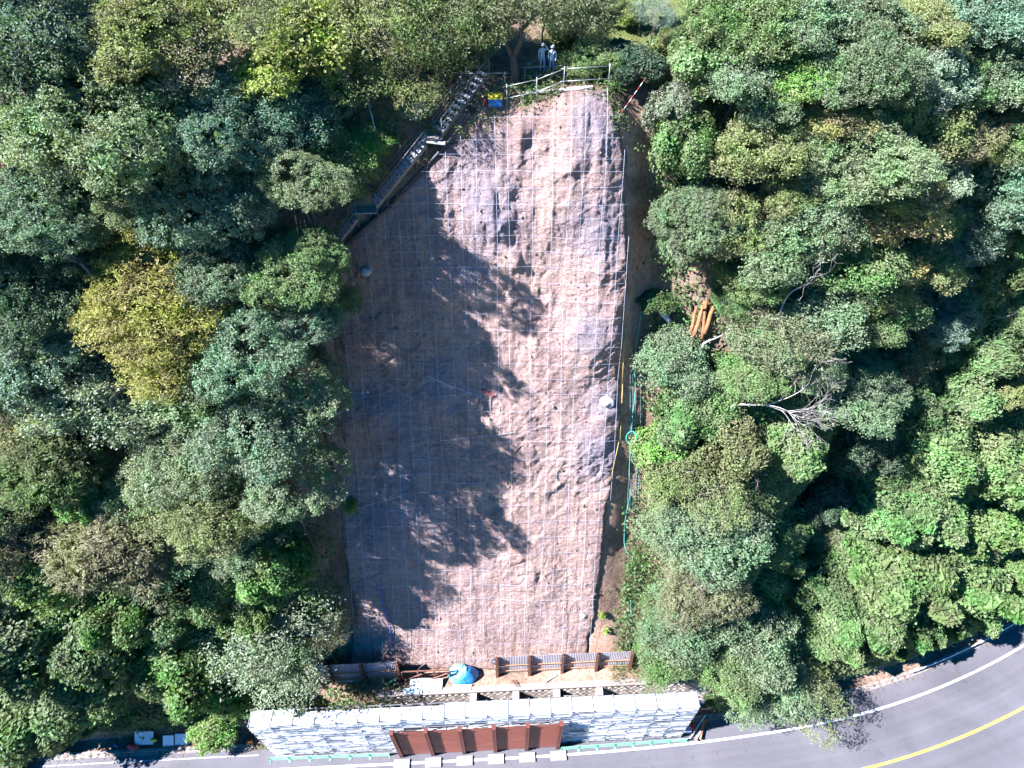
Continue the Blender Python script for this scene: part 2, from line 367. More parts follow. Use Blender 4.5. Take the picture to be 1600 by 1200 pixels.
M['wire'] = worn('steel_wire', (0.30, 0.29, 0.31), 0.1, 3.0, 0.5, 0.3, bump=0)
M['bluerope'] = worn('blue_rope', (0.07, 0.14, 0.50), 0.15, 3.0, 0.6, bump=0)
M['greenrope'] = worn('turquoise_rope', (0.10, 0.56, 0.46), 0.15, 3.0, 0.6, bump=0)
M['net'] = worn('grey_green_net', (0.22, 0.30, 0.29), 0.2, 3.0, 0.7, bump=0)
M['bamboo'] = worn('yellow_pole', (0.52, 0.35, 0.12), 0.25, 2.0, 0.6)
M['tarp'] = worn('blue_tarp', (0.035, 0.27, 0.62), 0.18, 1.5, 0.38, spec=0.6, bump=0.25)
M['tarp_pale'] = worn('pale_blue_tarp', (0.17, 0.50, 0.62), 0.18, 1.5, 0.38, spec=0.6, bump=0.25)
M['yellow'] = worn('yellow_plastic', (0.74, 0.58, 0.04), 0.1, 2.0, 0.4)
M['blue'] = worn('blue_plastic', (0.03, 0.17, 0.55), 0.1, 2.0, 0.4)
M['red'] = worn('red_paint', (0.50, 0.05, 0.055), 0.2, 2.0, 0.45)
M['orange'] = worn('orange_plastic', (0.70, 0.22, 0.05), 0.2, 2.0, 0.5)
M['darkmetal'] = worn('dark_steel', (0.06, 0.06, 0.065), 0.3, 2.0, 0.5, 0.4)
M['skin'] = worn('skin', (0.48, 0.30, 0.22), 0.05, 4.0, 0.6, bump=0)
M['shirt'] = worn('light_blue_cloth', (0.64, 0.72, 0.86), 0.12, 4.0, 0.85)
M['trousers'] = worn('blue_grey_cloth', (0.48, 0.58, 0.80), 0.12, 4.0, 0.85)
M['shoe'] = worn('dark_boot', (0.05, 0.045, 0.045), 0.2, 4.0, 0.6)
M['strap'] = worn('white_strap', (0.80, 0.80, 0.80), 0.05, 4.0, 0.6)
M['helmet'] = worn('white_helmet', (0.80, 0.80, 0.80), 0.04, 4.0, 0.25, spec=0.6, bump=0)
M['hair'] = worn('dark_hair', (0.02, 0.016, 0.014), 0.2, 4.0, 0.6)

# ------------------------------------------------------------------ the lie of the land
YX = np.array([-160, -100, -60, -42, -22, 0, 16, 25, 32, 40, 47, 55, 70, 90, 120, 170.])
YF = np.array([6, 12.0, 16.2, 17.3, 19.0, 20.0, 20.7, 21.2, 22.6, 24.6, 26.7, 30.0, 37.5, 50, 72, 110.])
xs_f = np.linspace(-160, 170, 661); yf_f = np.interp(xs_f, YX, YF)
ker = np.hanning(25); ker /= ker.sum()
yf_f = np.convolve(np.pad(yf_f, 12, mode='edge'), ker, mode='valid')
def yf(x): return np.interp(x, xs_f, yf_f)
PD = np.array([0, 0.6, 2.0, 2.5, 7.6, 12, 16.5, 21, 24.3, 26.3, 30, 50, 100, 240.])
PZ = np.array([0, 5.0, 5.05, 5.5, 13, 20.5, 29.3, 40, 48.3, 50.3, 50.9, 53, 58, 60.])
SD = np.array([0, 1.2, 2.2, 2.8, 7.6, 12, 16.5, 21, 24.3, 26.3, 30, 50, 100, 240.])
SZ = np.array([0, 3.0, 5.0, 6.2, 13, 20.5, 29.3, 40, 48.3, 50.3, 50.9, 53, 58, 60.])
PV = np.concatenate([[0], np.cumsum(np.hypot(np.diff(PD), np.diff(PZ)))])
V_SLOPE0 = PV[3]; V_CREST = PV[9]
def smooth_profile(dk, zk):
    v = np.linspace(0, PV[-1], 6000); d = np.interp(v, PV, dk); z = np.interp(v, PV, zk)
    k = np.hanning(61); k /= k.sum()
    ds = np.convolve(np.pad(d, 30, mode='edge'), k, mode='valid'); zs = np.convolve(np.pad(z, 30, mode='edge'), k, mode='valid')
    w = sstep(V_SLOPE0, V_SLOPE0 + 3, v)
    return v, d * (1 - w) + ds * w, z * (1 - w) + zs * w
VV, MD, MZ = smooth_profile(PD, PZ); _, SDv, SZv = smooth_profile(SD, SZ)
def side_w(x): return np.clip(sstep(19.5, 24, x) + sstep(-13.5, -18, x), 0, 1)
def base(x, v):
    w = side_w(x)
    d = np.interp(v, VV, MD) * (1 - w) + np.interp(v, VV, SDv) * w
    z = np.interp(v, VV, MZ) * (1 - w) + np.interp(v, VV, SZv) * w
    return np.stack([x, yf(x) + d, z], -1)
def normal(v):
    e = 0.4
    dd = np.interp(v + e, VV, MD) - np.interp(v - e, VV, MD); dz = np.interp(v + e, VV, MZ) - np.interp(v - e, VV, MZ)
    l = np.hypot(dd, dz) + 1e-9
    return np.stack([np.zeros_like(dd), -dz / l, dd / l], -1)
FW = np.array([0, math.cos(R(PITCH)), -math.sin(R(PITCH))]); UPV = np.array([0, math.sin(R(PITCH)), math.cos(R(PITCH))])
def ray(px, py):
    d = FW * FPX + np.array([1.0, 0, 0]) * (px - 800) + UPV * (600 - py)
    return d / np.linalg.norm(d)
def to_xv(px, py):
    """photo point -> (x, v) on the bare profile"""
    d = ray(px, py); t = np.linspace(20, 160, 5600)
    P = CAM + d * t[:, None]
    dd = P[:, 1] - yf(P[:, 0])
    H = np.where(dd < 0, 0, np.interp(dd, MD + np.arange(len(MD)) * 1e-9, MZ))
    i = int(np.argmax(P[:, 2] < H)); p = P[i]
    return float(p[0]), float(np.interp(p[1] - yf(p[0]), MD + np.arange(len(MD)) * 1e-9, VV))

# outline of the cleared slope: points on the profile
EDGE_PX = [(505, 405), (560, 352), (620, 300), (690, 232), (735, 192), (790, 176), (850, 160), (905, 152), (945, 152), (962, 180), (974, 240), (976, 320), (980, 400), (974, 470),
           (966, 540), (970, 640), (962, 720), (950, 790), (940, 880), (930, 960), (918, 1040), (918, 1049), (545, 1052), (550, 960), (535, 870), (528, 780), (505, 700), (488, 600), (490, 500)]
EDGE = np.array([to_xv(*p) for p in EDGE_PX])
def poly_sd(x, v, poly=EDGE):
    """signed distance to the outline in metres, positive inside"""
    best = np.full(x.shape, 1e9); inside = np.zeros(x.shape, bool)
    n = len(poly)
    for i in range(n):
        ax, ay = poly[i]; bx, by = poly[(i + 1) % n]
        ex, ey = bx - ax, by - ay; t = np.clip(((x - ax) * ex + (v - ay) * ey) / (ex * ex + ey * ey + 1e-12), 0, 1)
        best = np.minimum(best, np.hypot(x - ax - t * ex, v - ay - t * ey))
        c = ((ay > v) != (by > v)) & (x < (bx - ax) * (v - ay) / (by - ay + 1e-12) + ax)
        inside ^= c
    return np.where(inside, best, -best)

# raised lumps and hollows on the rock: photo point, radius (m), height (m)
LUMPS = [(905, 200, 3.0, 0.7), (880, 240, 1.6, 0.35), (838, 225, 0.8, -0.38), (850, 250, 0.7, -0.35), (815, 215, 1.3, 0.4), (797, 300, 0.9, -0.42), (790, 340, 0.8, -0.40), (765, 310, 2.0, 0.65), (775, 350, 1.3, 0.6),
         (800, 400, 0.7, 0.5), (870, 300, 3.2, 0.35), (945, 430, 2.0, 0.7), (955, 470, 1.3, 0.5), (940, 520, 2.4, 0.5), (950, 630, 1.6, 0.7), (925, 690, 2.6, 0.55), (880, 560, 3.0, 0.4),
         (600, 650, 1.8, 0.6), (640, 690, 2.2, 0.7), (620, 760, 2.4, 0.9), (640, 800, 2.0, 0.7), (590, 830, 2.2, 0.6), (560, 640, 2.0, 0.5), (680, 620, 2.2, 0.5), (690, 470, 3.0, 0.4), (730, 560, 2.0, 0.3),
         (830, 900, 3, 0.2), (845, 895, 0.7, -0.35)]
LUMPS = [(*to_xv(a, b), r, h) for a, b, r, h in LUMPS]
def bulge(x, v):
    """broad swell of the spur"""
    u = sstep(-16, 4, x) * (1 - 0.3 * sstep(7.0, 9.5, x))
    return 1.1 * u * sstep(4, 20, v) * (1 - 0.3 * sstep(50, 58, v)) + 0.8 * sstep(2, 7, x) * sstep(30, 42, v)
def rock_off(x, v, detail=True):
    o = bulge(x, v) + 0.55 * fbm(x * 0.13, v * 0.10, 3, 11)
    xo, vo_ = x, v; x = x + 0.8 * fbm(xo * 0.7, vo_ * 0.45, 4, 141); v = v + 0.8 * fbm(xo * 0.7, vo_ * 0.45, 4, 151)
    for lx, lv, r, h in LUMPS:
        o = o + h * np.exp(-((x - lx) ** 2 + ((v - lv) * 0.8) ** 2) / (r * r * 0.6))
    x, v = xo, vo_
    if detail:
        wx = x + 0.16 * fbm(x * 0.6, v * 0.6, 2, 21); wv = v + 0.16 * fbm(x * 0.6, v * 0.6, 2, 31)
        ang = 0.6; rx = wx * math.cos(ang) + wv * math.sin(ang); rv = -wx * math.sin(ang) + wv * math.cos(ang)
        calm = sstep(6, 20, v)                       # the foot of the slope is smooth
        f1, e1 = facets(rx * 0.45, rv * 0.8, 41); f2, e2 = facets(rx * 1.1, rv * 1.9, 51); f3, e3 = facets(wx * 2.6, wv * 3.2, 61)
        rough = 0.35 + 0.65 * sstep(-0.2, 0.3, fbm(x * 0.22, v * 0.22, 3, 71))
        right = 0.6 + 0.5 * sstep(-3, 5, x)
        o = o + (0.26 * f1 * right + 0.22 * f2 * right + 0.07 * f3) * rough * (0.15 + 0.85 * calm)
        o = o + 0.13 * fbm(x * 0.8, v * 0.8, 5, 81, 0.62) * (0.4 + 0.6 * calm)
        # rain runnels near the crest
        o = o + (0.12 + 0.22 * sstep(36, 48, v)) * fbm(x * 0.8, v * 0.12, 5, 91, 0.6)
    return o
def hill_off(x, v):
    o = 0.9 * fbm(x * 0.07, v * 0.07, 4, 5) + 0.35 * fbm(x * 0.35, v * 0.35, 4, 6)
    left = sstep(-12, -20, x) * sstep(6, 16, v) * (1 - sstep(56, 62, v)); o = o + 2.2 * left
    gully = np.exp(-((x - 11.5) / 2.6) ** 2) * sstep(6, 14, v); o = o - 0.35 * gully
    valley = np.exp(-((x - (19.5 + 0.44 * v)) / 4.2) ** 2) * sstep(4, 14, v) * (1 - sstep(36, 48, v)); o = o - 4.2 * valley
    o = o + 1.5 * sstep(13, 18, x) * (1 - sstep(22, 26, x)) * sstep(6, 16, v) * (1 - sstep(50, 60, v))
    return o * sstep(2.0, 9.0, v)
def land(x, v):
    """hillside outside the clearing, tucked under the rock inside it"""
    sd = poly_sd(x, v)
    o = hill_off(x, v); w = sstep(-2.2, 0.4, sd)
    o = o * (1 - w) + (rock_off(x, v, False) - 0.25) * w
    o = o - 1.1 * sstep(0.3, 1.6, sd)
    return base(x, v) + normal(v) * o[..., None]
def rock_pt(x, v, lift=0.0):
    x = np.atleast_1d(np.asarray(x, float)); v = np.atleast_1d(np.asarray(v, float))
    return base(x, v) + normal(v) * (rock_off(x, v) + lift)[..., None]

# ---- hillside mesh
gx = np.unique(np.concatenate([np.linspace(-150, -62, 30), np.arange(-60, 66, 0.55), np.linspace(68, 165, 34)]))
gv = np.unique(np.concatenate([np.linspace(0, V_SLOPE0, 9), np.arange(V_SLOPE0 + 0.5, 92, 0.55), np.linspace(94, PV[-1], 26)]))
X, V = np.meshgrid(gx, gv)
HP = land(X, V); hn = HP.reshape(-1, 3)
nx, nv = len(gx), len(gv)
idx = np.arange(nx * nv).reshape(nv, nx)
HF = np.stack([idx[:-1, :-1], idx[:-1, 1:], idx[1:, 1:], idx[1:, :-1]], -1).reshape(-1, 4)
sdh = poly_sd(X, V)
grass = sstep(V_CREST - 1, V_CREST + 3, V) * sstep(-0.2, 0.3, fbm(X * 0.12, V * 0.12, 4, 15) + 0.3)
earth = np.clip(sstep(-3.2, -0.4, sdh) * sstep(-2, 6, X) * sstep(5, 9, V) + sstep(-2.5, -0.3, sdh) * 0.9 * sstep(0.5, -0.2, X) * sstep(30, 40, V)
                + (V < V_SLOPE0 + 0.3) * (np.abs(X) < 19) * 0.8, 0, 1) * sstep(-0.55, 0.15, fbm(X * 0.3, V * 0.3, 4, 16))
hill_me = mesh_np('hillside', hn, HF, M['soil'], True, {'grass': grass.ravel(), 'earth': earth.ravel()})
tag(link('hillside', hill_me), kind='structure')
BVH = BVHTree.FromPolygons([Vector(p) for p in hn], [tuple(f) for f in HF])

# ---- cleared rock slope
rx_ = np.arange(-19, 12.5, 0.1); rv_ = np.arange(V_SLOPE0 - 0.6, V_CREST + 1.5, 0.1)
X, V = np.meshgrid(rx_, rv_)
sd = poly_sd(X, V) + 0.35 * fbm(X * 0.6, V * 0.6, 4, 101) + 0.15
O = rock_off(X, V)
O = O - 0.9 * (1 - sstep(-0.1, 0.75, sd)) ** 2                       # the lip rolls under at the edge
RP = base(X, V) + normal(V) * O[..., None]
keep = sd > -0.35
idx = -np.ones(X.shape, np.int64)
fm = keep[:-1, :-1] & keep[:-1, 1:] & keep[1:, 1:] & keep[1:, :-1]
used = np.zeros(X.shape, bool)
used[:-1, :-1] |= fm; used[:-1, 1:] |= fm; used[1:, 1:] |= fm; used[1:, :-1] |= fm
idx[used] = np.arange(used.sum())
RF = np.stack([idx[:-1, :-1], idx[:-1, 1:], idx[1:, 1:], idx[1:, :-1]], -1)[fm]
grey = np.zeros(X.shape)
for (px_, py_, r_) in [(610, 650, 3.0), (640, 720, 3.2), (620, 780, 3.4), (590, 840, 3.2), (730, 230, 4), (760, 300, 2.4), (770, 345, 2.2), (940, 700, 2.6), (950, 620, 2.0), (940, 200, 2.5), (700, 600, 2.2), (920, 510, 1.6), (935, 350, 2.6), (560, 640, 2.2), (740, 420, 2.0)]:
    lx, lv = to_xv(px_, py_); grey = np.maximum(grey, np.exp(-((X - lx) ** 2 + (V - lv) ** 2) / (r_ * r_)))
brown = np.clip(sstep(1.3, 0.1, sd) * 0.7 + 0.75 * sstep(V_CREST - 9, V_CREST - 2, V) * sstep(-0.1, 0.4, fbm(X * 0.25, V * 0.2, 4, 111)) + 0.5 * sstep(12, 7, V) * sstep(0, 0.4, fbm(X * 0.3, V * 0.1, 4, 112)), 0, 1)
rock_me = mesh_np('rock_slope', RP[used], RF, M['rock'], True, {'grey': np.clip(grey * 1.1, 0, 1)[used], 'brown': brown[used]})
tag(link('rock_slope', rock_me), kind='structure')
rmap = np.arange(len(RP[used]))
BVHR = BVHTree.FromPolygons([Vector(p) for p in RP[used]], [tuple(f) for f in RF])

def hit(px, py, lift=0.0):
    """photo point -> point on the land (rock or hillside, whichever is met first)"""
    o = Vector(CAM); d = Vector(ray(px, py)); best = None
    for b in (BVH, BVHR):
        h = b.ray_cast(o, d)
        if h[0] is not None and (best is None or h[3] < best[1]): best = (h[0], h[3])
    if best is None:
        t = -o.z / d.z; return o + d * t
    p = best[0]
    if p.z < 0: t = -o.z / d.z; p = o + d * t
    return p + Vector((0, 0, lift))
def at_z(px, py, z=0.0):
    d = ray(px, py); t = (z - CAM[2]) / d[2]; return Vector(CAM + d * t)
def ground_z(x, y):
    best = 0.0
    for b in (BVH, BVHR):
        h = b.ray_cast(Vector((x, y, 200)), Vector((0, 0, -1)))
        if h[0] is not None: best = max(best, h[0].z)
    return best
def above(px, py, h):
    """point on the photo ray that stands h metres above the land under it"""
    o = Vector(CAM); d = Vector(ray(px, py)); lo, hi = 15.0, 140.0
    t = lo
    while t < hi:
        p = o + d * t
        if p.z - ground_z(p.x, p.y) <= h: break
        t += 1.0
    a, b = max(lo, t - 1.0), t
    for _ in range(12):
        m = (a + b) / 2; p = o + d * m
        if p.z - ground_z(p.x, p.y) <= h: b = m
        else: a = m
    p = o + d * b
    return p, p.z - 0.0, ground_z(p.x, p.y)
def depth_of(p): return float(np.dot(np.array(p) - CAM, FW))

# ------------------------------------------------------------------ ground, road, lines
EL = np.array([(-160, 6.5), (-100, 10.8), (-60, 13.2), (-30, 14.65), (-13.2, 15.35), (6, 16.2), (18.4, 17.25), (30, 18.75), (38.2, 20.6), (45.7, 23.0), (54, 26.3), (65, 32), (80, 41.5), (110, 64), (170, 112)])
def smooth_line(P, n=500, k=31):
    t = np.concatenate([[0], np.cumsum(np.hypot(*np.diff(P, axis=0).T))]); s = np.linspace(0, t[-1], n)
    q = np.stack([np.interp(s, t, P[:, 0]), np.interp(s, t, P[:, 1])], -1)
    w = np.hanning(k); w /= w.sum()
    for c in (0, 1): q[:, c] = np.convolve(np.pad(q[:, c], k // 2, mode='reflect', reflect_type='odd'), w, mode='valid')
    return q
EL = smooth_line(EL); tg = np.gradient(EL, axis=0); tg /= np.linalg.norm(tg, axis=1)[:, None]
NR = np.stack([-tg[:, 1], tg[:, 0]], -1)           # points uphill
def strip(name, o0, o1, z, mat, i0=0, i1=None, steps=1, attr=False, kind='structure', parent=None):
    i1 = i1 or len(EL); e = EL[i0:i1]; n = NR[i0:i1]; offs = np.linspace(o0, o1, steps + 1)
    v = np.concatenate([np.column_stack([e + n * o, np.full(len(e), z)]) for o in offs]); m = len(e)
    f = []
    for s in range(steps):
        a = np.arange(m - 1) + s * m; f.append(np.stack([a, a + 1, a + 1 + m, a + m], -1) if o1 > o0 else np.stack([a, a + m, a + 1 + m, a + 1], -1))
    at = {'lane': np.repeat(offs, m)} if attr else None
    o = link(name, mesh_np(name, v, np.concatenate(f), mat, False, at), parent)
    if kind and parent is None: o['kind'] = kind
    return o
gm = worn('far_ground', (0.10, 0.105, 0.05), 0.3, 0.05, 0.95, dirt=(0.17, 0.14, 0.10), dirt_amt=0.6)
gs = 3000
tag(link('ground', mesh_np('ground', [(-gs, -gs, -0.06), (gs, -gs, -0.06), (gs, gs, -0.06), (-gs, gs, -0.06)], [(0, 1, 2, 3)], gm)), kind='structure')
strip('road', -10.2, 1.75, 0.0, M['asphalt'], steps=24, attr=True)
strip('edge_line', -0.09, 0.11, 0.006, M['white_line'])
strip('centre_line', -4.42, -4.2, 0.006, M['yellow_line'])
strip('far_edge_line', -8.7, -8.5, 0.006, M['white_line'])
def i_at(x): return int(np.argmin(np.abs(EL[:, 0] - x)))
strip('old_edge_line', 1.22, 1.34, 0.006, M['faded_line'], i_at(-44), i_at(-23))
# concrete gutter and low kerb at the hill foot, right and left of the scaffold
def kerb(name, i0, i1, o0=1.75, w=0.55, h=0.12):
    e = EL[i0:i1]; n = NR[i0:i1]; m = len(e)
    prof = [(o0, -0.05), (o0, 0.02), (o0 + 0.3, 0.03), (o0 + 0.31, h), (o0 + w, h), (o0 + w, -0.05)]
    v = np.concatenate([np.column_stack([e + n * a, np.full(m, z)]) for a, z in prof]); f = []
    for s in range(len(prof) - 1):
        a = np.arange(m - 1) + s * m; f.append(np.stack([a, a + 1, a + 1 + m, a + m], -1))
    tag(link(name, mesh_np(name, v, np.concatenate(f), M['concrete'])), kind='structure')
kerb('kerb', i_at(17.5), i_at(100)); kerb('kerb', i_at(-90), i_at(-24))
strip('verge', 2.25, 6.5, 0.02, M['soil'], steps=6)

# ------------------------------------------------------------------ foliage builders
def unit(a): return a / (np.linalg.norm(a, axis=-1, keepdims=True) + 1e-9)
def rand_dirs(g, n): return unit(g.normal(size=(n, 3)))
def leaf_quads(c, nrm, length, width, g, along=None):
    """one rhombic leaf per centre"""
    n = len(c); nrm = unit(nrm)
    t = g.normal(size=(n, 3)) if along is None else along + 0.25 * g.normal(size=(n, 3))
    t = unit(t - nrm * (t * nrm).sum(-1, keepdims=True)); b = np.cross(nrm, t)
    k_ = g.uniform(0.55, 1.4, n); L = (length * k_ * g.uniform(0.85, 1.15, n))[:, None]; W = (width * k_ * g.uniform(0.85, 1.15, n))[:, None]
    bend = nrm * L * 0.12
    v = np.stack([c - t * L / 2 - bend, c + b * W / 2, c + t * L / 2 - bend, c - b * W / 2], 1).reshape(-1, 3)
    f = np.arange(4 * n).reshape(-1, 4)
    return v, f, np.repeat(g.uniform(0, 1, n), 4)
def spread_points(g, cand, dmin):
    """thin candidates to a minimum distance"""
    out = []
    for p in cand:
        if all((p - q) @ (p - q) > dmin * dmin for q in out): out.append(p)
    return np.array(out)
def crown_mesh(name, seed, ells, lobe, tuft, per_tuft, tufts, ll, lw, up=0.3, spread=0.75, flat=0.75, low=-0.45, core=True, lobe_var=0.35, keep=1.0, along_out=False):
    """crown of lobes > tufts > leaves over the given ellipsoids (cx,cy,cz,rx,ry,rz)"""
    g = np.random.default_rng(seed); cand = []; outw = []
    for e in ells:
        c = np.array(e[:3]); r = np.array(e[3:])
        d = rand_dirs(g, 900); d = d[d[:, 2] > low]
        k = g.uniform(0.78, 1.0, (len(d), 1)); P = c + d * r * k
        ok = np.ones(len(P), bool)
        for e2 in ells:
            if e2 is not e: ok &= (((P - np.array(e2[:3])) / np.array(e2[3:])) ** 2).sum(-1) > 0.72
        cand.append(P[ok]); outw.append(unit(d / r)[ok])
    cand = np.concatenate(cand); outw = np.concatenate(outw); o = g.permutation(len(cand)); cand = cand[o]; outw = outw[o]
    chosen = []; sel = []
    for i, p in enumerate(cand):
        if all((p - q) @ (p - q) > (lobe * 1.12) ** 2 for q in chosen): chosen.append(p); sel.append(i)
    Lc = np.array(chosen); Lo = outw[sel]
    if keep < 1: kk = g.uniform(size=len(Lc)) < keep; Lc = Lc[kk]; Lo = Lo[kk]
    C, Nn, Al = [], [], []
    for p, od in zip(Lc, Lo):
        lr = lobe * g.uniform(1 - lobe_var, 1 + lobe_var)
        od = unit(od + np.array([0, 0, up]))
        d = rand_dirs(g, tufts * 3); d = d[(d @ od) > -0.15][:tufts]
        tc = p + d * lr * g.uniform(0.75, 1.08, (len(d), 1)) * np.array([1, 1, flat])
        for q, dd in zip(tc, d):
            off = g.normal(size=(per_tuft, 3)) * tuft * 0.55
            C.append(q + off); nd = unit(dd * 0.8 + od * 0.35 + np.array([0, 0, up]))
            Nn.append(nd + spread * g.normal(size=(per_tuft, 3))); Al.append(np.broadcast_to(dd, (per_tuft, 3)) + 0.0)
    C = np.concatenate(C); Nn = np.concatenate(Nn); Al = np.concatenate(Al)
    v, f, a = leaf_quads(C, Nn, ll, lw, g, Al if along_out else None)
    if core:                                            # big shaded leaves inside close the crown
        cc = []
        for e in ells:
            d = rand_dirs(g, 260); cc.append(np.array(e[:3]) + d * np.array(e[3:]) * g.uniform(0.35, 0.8, (260, 1)))
        cc = np.concatenate(cc); v2, f2, a2 = leaf_quads(cc, rand_dirs(g, len(cc)) + [0, 0, 0.8], 0.75, 0.5, g)
        f = np.concatenate([f, f2 + len(v)]); v = np.concatenate([v, v2]); a = np.concatenate([a, a2 * 0.9])
    return mesh_np(name, v, f, M['leaf'], False, {'rnd': a})
def vine_mesh(name, seed, ells, dens=42, ll=0.3, lw=0.26, skirt=0.0):
    """a cloak of vine leaves lying over a bumpy body, with hanging skirts"""
    g = np.random.default_rng(seed); Cs, Ns = [], []
    for e in ells:
        c = np.array(e[:3]); r = np.array(e[3:]); area = 4 * math.pi * ((r[0] * r[1]) ** 1.6 / 3 + (r[0] * r[2]) ** 1.6 / 3 + (r[1] * r[2]) ** 1.6 / 3) ** (1 / 1.6)
        n = int(area * dens); d = rand_dirs(g, n); d = d[d[:, 2] > -0.75]
        s = 1 + 0.42 * fbm(d[:, 0] * 1.5 + seed, d[:, 1] * 1.5 + d[:, 2] * 1.3, 4, seed) + 0.035 * g.normal(size=len(d))
        P = c + d * r * s[:, None] + 0.09 * g.normal(size=d.shape)
        ok = np.ones(len(P), bool)
        for e2 in ells:
            if e2 is not e: ok &= (((P - np.array(e2[:3])) / np.array(e2[3:])) ** 2).sum(-1) > 0.8
        hole = fbm(d[:, 0] * 3 + 5 * seed, d[:, 1] * 3 + d[:, 2] * 2.3, 3, seed + 9) > -0.3
        P = P[ok & hole]; dn = unit(d / r)[ok & hole]
        Cs.append(P); Ns.append(dn + np.array([-0.15, 0, 0.35]) + 0.55 * g.normal(size=P.shape))
    C = np.concatenate(Cs); Nn = np.concatenate(Ns)
    v, f, a = leaf_quads(C, Nn, ll, lw, g)
    cc = []
    for e in ells:
        d = rand_dirs(g, 300); cc.append(np.array(e[:3]) + d * np.array(e[3:]) * g.uniform(0.6, 0.86, (300, 1)))
    cc = np.concatenate(cc); v2, f2, a2 = leaf_quads(cc, unit(cc) + 0.4 * g.normal(size=cc.shape), 0.8, 0.6, g)
    f = np.concatenate([f, f2 + len(v)]); v = np.concatenate([v, v2]); a = np.concatenate([a, a2 * 0.9])
    return mesh_np(name, v, f, M['leaf'], False, {'rnd': a})
def branch_mb(mb, g, p, d, L, r, depth, n=5, bend=0.25, kids=(2, 3), shrink=0.68, up=0.15, fork=0.65):
    pts = [p]; rs = [r]; q = Vector(p); dd = Vector(d).normalized(); segs = 4
    for s in range(segs):
        dd = (dd + Vector(g.normal(size=3)) * bend * 0.5 + Vector((0, 0, up * 0.25))).normalized()
        q = q + dd * (L / segs); pts.append(q.copy()); rs.append(max(0.006, r * (1 - 0.5 * (s + 1) / segs)))
    mb.tube(pts, rs, n)
    if depth <= 0: return
    for k in range(int(g.integers(kids[0], kids[1] + 1))):
        i = int(g.integers(2, segs + 1)) if k else segs
        ax = Vector(g.normal(size=3)).normalized(); side = (ax - dd * ax.dot(dd)).normalized()
        nd = (dd * (1 - fork * 0.4) + side * fork * g.uniform(0.6, 1.3)).normalized()
        branch_mb(mb, g, pts[i], nd, L * shrink * g.uniform(0.75, 1.15), rs[i] * 0.75, depth - 1, max(3, n - 1), bend, kids, shrink, up, fork)
def trunk_mesh(name, seed):
    """unit trunk: foot at 0, crown centre at height 1; limbs reach into the crown"""
    g = np.random.default_rng(seed); mb = MB()
    pts = [Vector((0, 0, -0.08)), Vector((0.01, 0, 0.05)), Vector((0.03 * g.normal(), 0.03 * g.normal(), 0.35)), Vector((0.05 * g.normal(), 0.05 * g.normal(), 0.62)), Vector((0.06 * g.normal(), 0.06 * g.normal(), 0.95))]
    mb.tube(pts, [0.065, 0.05, 0.04, 0.034, 0.02], 8)
    for k in range(5):
        a = k * 1.26 + g.uniform(0, 0.6); b = pts[3] + (pts[4] - pts[3]) * g.uniform(-0.3, 0.6)
        e = b + Vector((math.cos(a) * 0.3, math.sin(a) * 0.3, g.uniform(0.12, 0.32)))
        mid = (b + e) / 2 + Vector((0, 0, 0.04)); mb.tube([b, mid, e], [0.024, 0.017, 0.008], 5)
        for j in range(2):
            e2 = e + Vector(g.normal(size=3)) * 0.09 + Vector((0, 0, 0.08)); mb.tube([mid, (mid + e2) / 2 + Vector((0, 0, 0.01)), e2], [0.012, 0.009, 0.005], 4)
    return mb.mesh(name, M['bark'], True)

def dome(g, R_, n, zr=0.72):
    """a handful of overlapping ellipsoids, an uneven dome about 2R across, centred on the origin"""
    es = [(0, 0, 0, R_ * 0.72, R_ * 0.72, R_ * zr)]
    for k in range(n):
        a = 2 * math.pi * (k + g.uniform(-0.25, 0.25)) / n; q = R_ * g.uniform(0.4, 0.78); r = R_ * g.uniform(0.24, 0.5)
        es.append((q * math.cos(a), q * math.sin(a), R_ * g.uniform(-0.28, 0.2), r, r, r * g.uniform(0.75, 1.0)))
    es.append((R_ * g.uniform(-0.2, 0.2), R_ * g.uniform(-0.2, 0.2), R_ * zr * 0.55, R_ * 0.42, R_ * 0.42, R_ * 0.38))
    return es
PROTO = {}
def protos(kind, R_, seeds, fn):
    PROTO.setdefault(kind, []).extend([(R_, fn(s)) for s in seeds])
G = np.random.default_rng
protos('broccoli', 5.0, (1, 2, 3), lambda s: crown_mesh('crown', s, dome(G(s), 5.0, 7), 0.82, 0.25, 20, 18, 0.152, 0.092, up=0.45))
protos('broccoli', 2.9, (4, 5, 6), lambda s: crown_mesh('crown', s, dome(G(s), 2.9, 5), 0.66, 0.23, 20, 17, 0.145, 0.088, up=0.45))
protos('oak', 5.0, (11, 12, 13), lambda s: crown_mesh('crown', s, dome(G(s), 5.0, 6, 0.6), 1.0, 0.33, 22, 21, 0.168, 0.098, up=0.35, spread=0.9))
protos('oak', 2.9, (14, 15, 16), lambda s: crown_mesh('crown', s, dome(G(s), 2.9, 5, 0.66), 0.78, 0.3, 22, 19, 0.152, 0.088, up=0.35, spread=0.9))
protos('feather', 5.0, (21,), lambda s: crown_mesh('crown', s, [(0, 0, 0, 3.3, 3.3, 2.6), (-0.8, 2.0, 1.8, 2.5, 2.4, 1.8), (-0.6, 4.2, 4.0, 1.9, 2.0, 1.5), (0.9, -2.4, -2.2, 2.6, 2.2, 1.6), (2.6, -1.2, -0.8, 2.0, 2.0, 1.5), (-2.4, -0.9, -0.8, 2.0, 1.8, 1.3), (1.4, -4.2, -3.4, 1.6, 1.6, 1.2)],
       0.9, 0.34, 15, 17, 0.24, 0.075, up=0.8, flat=0.38, spread=0.6))
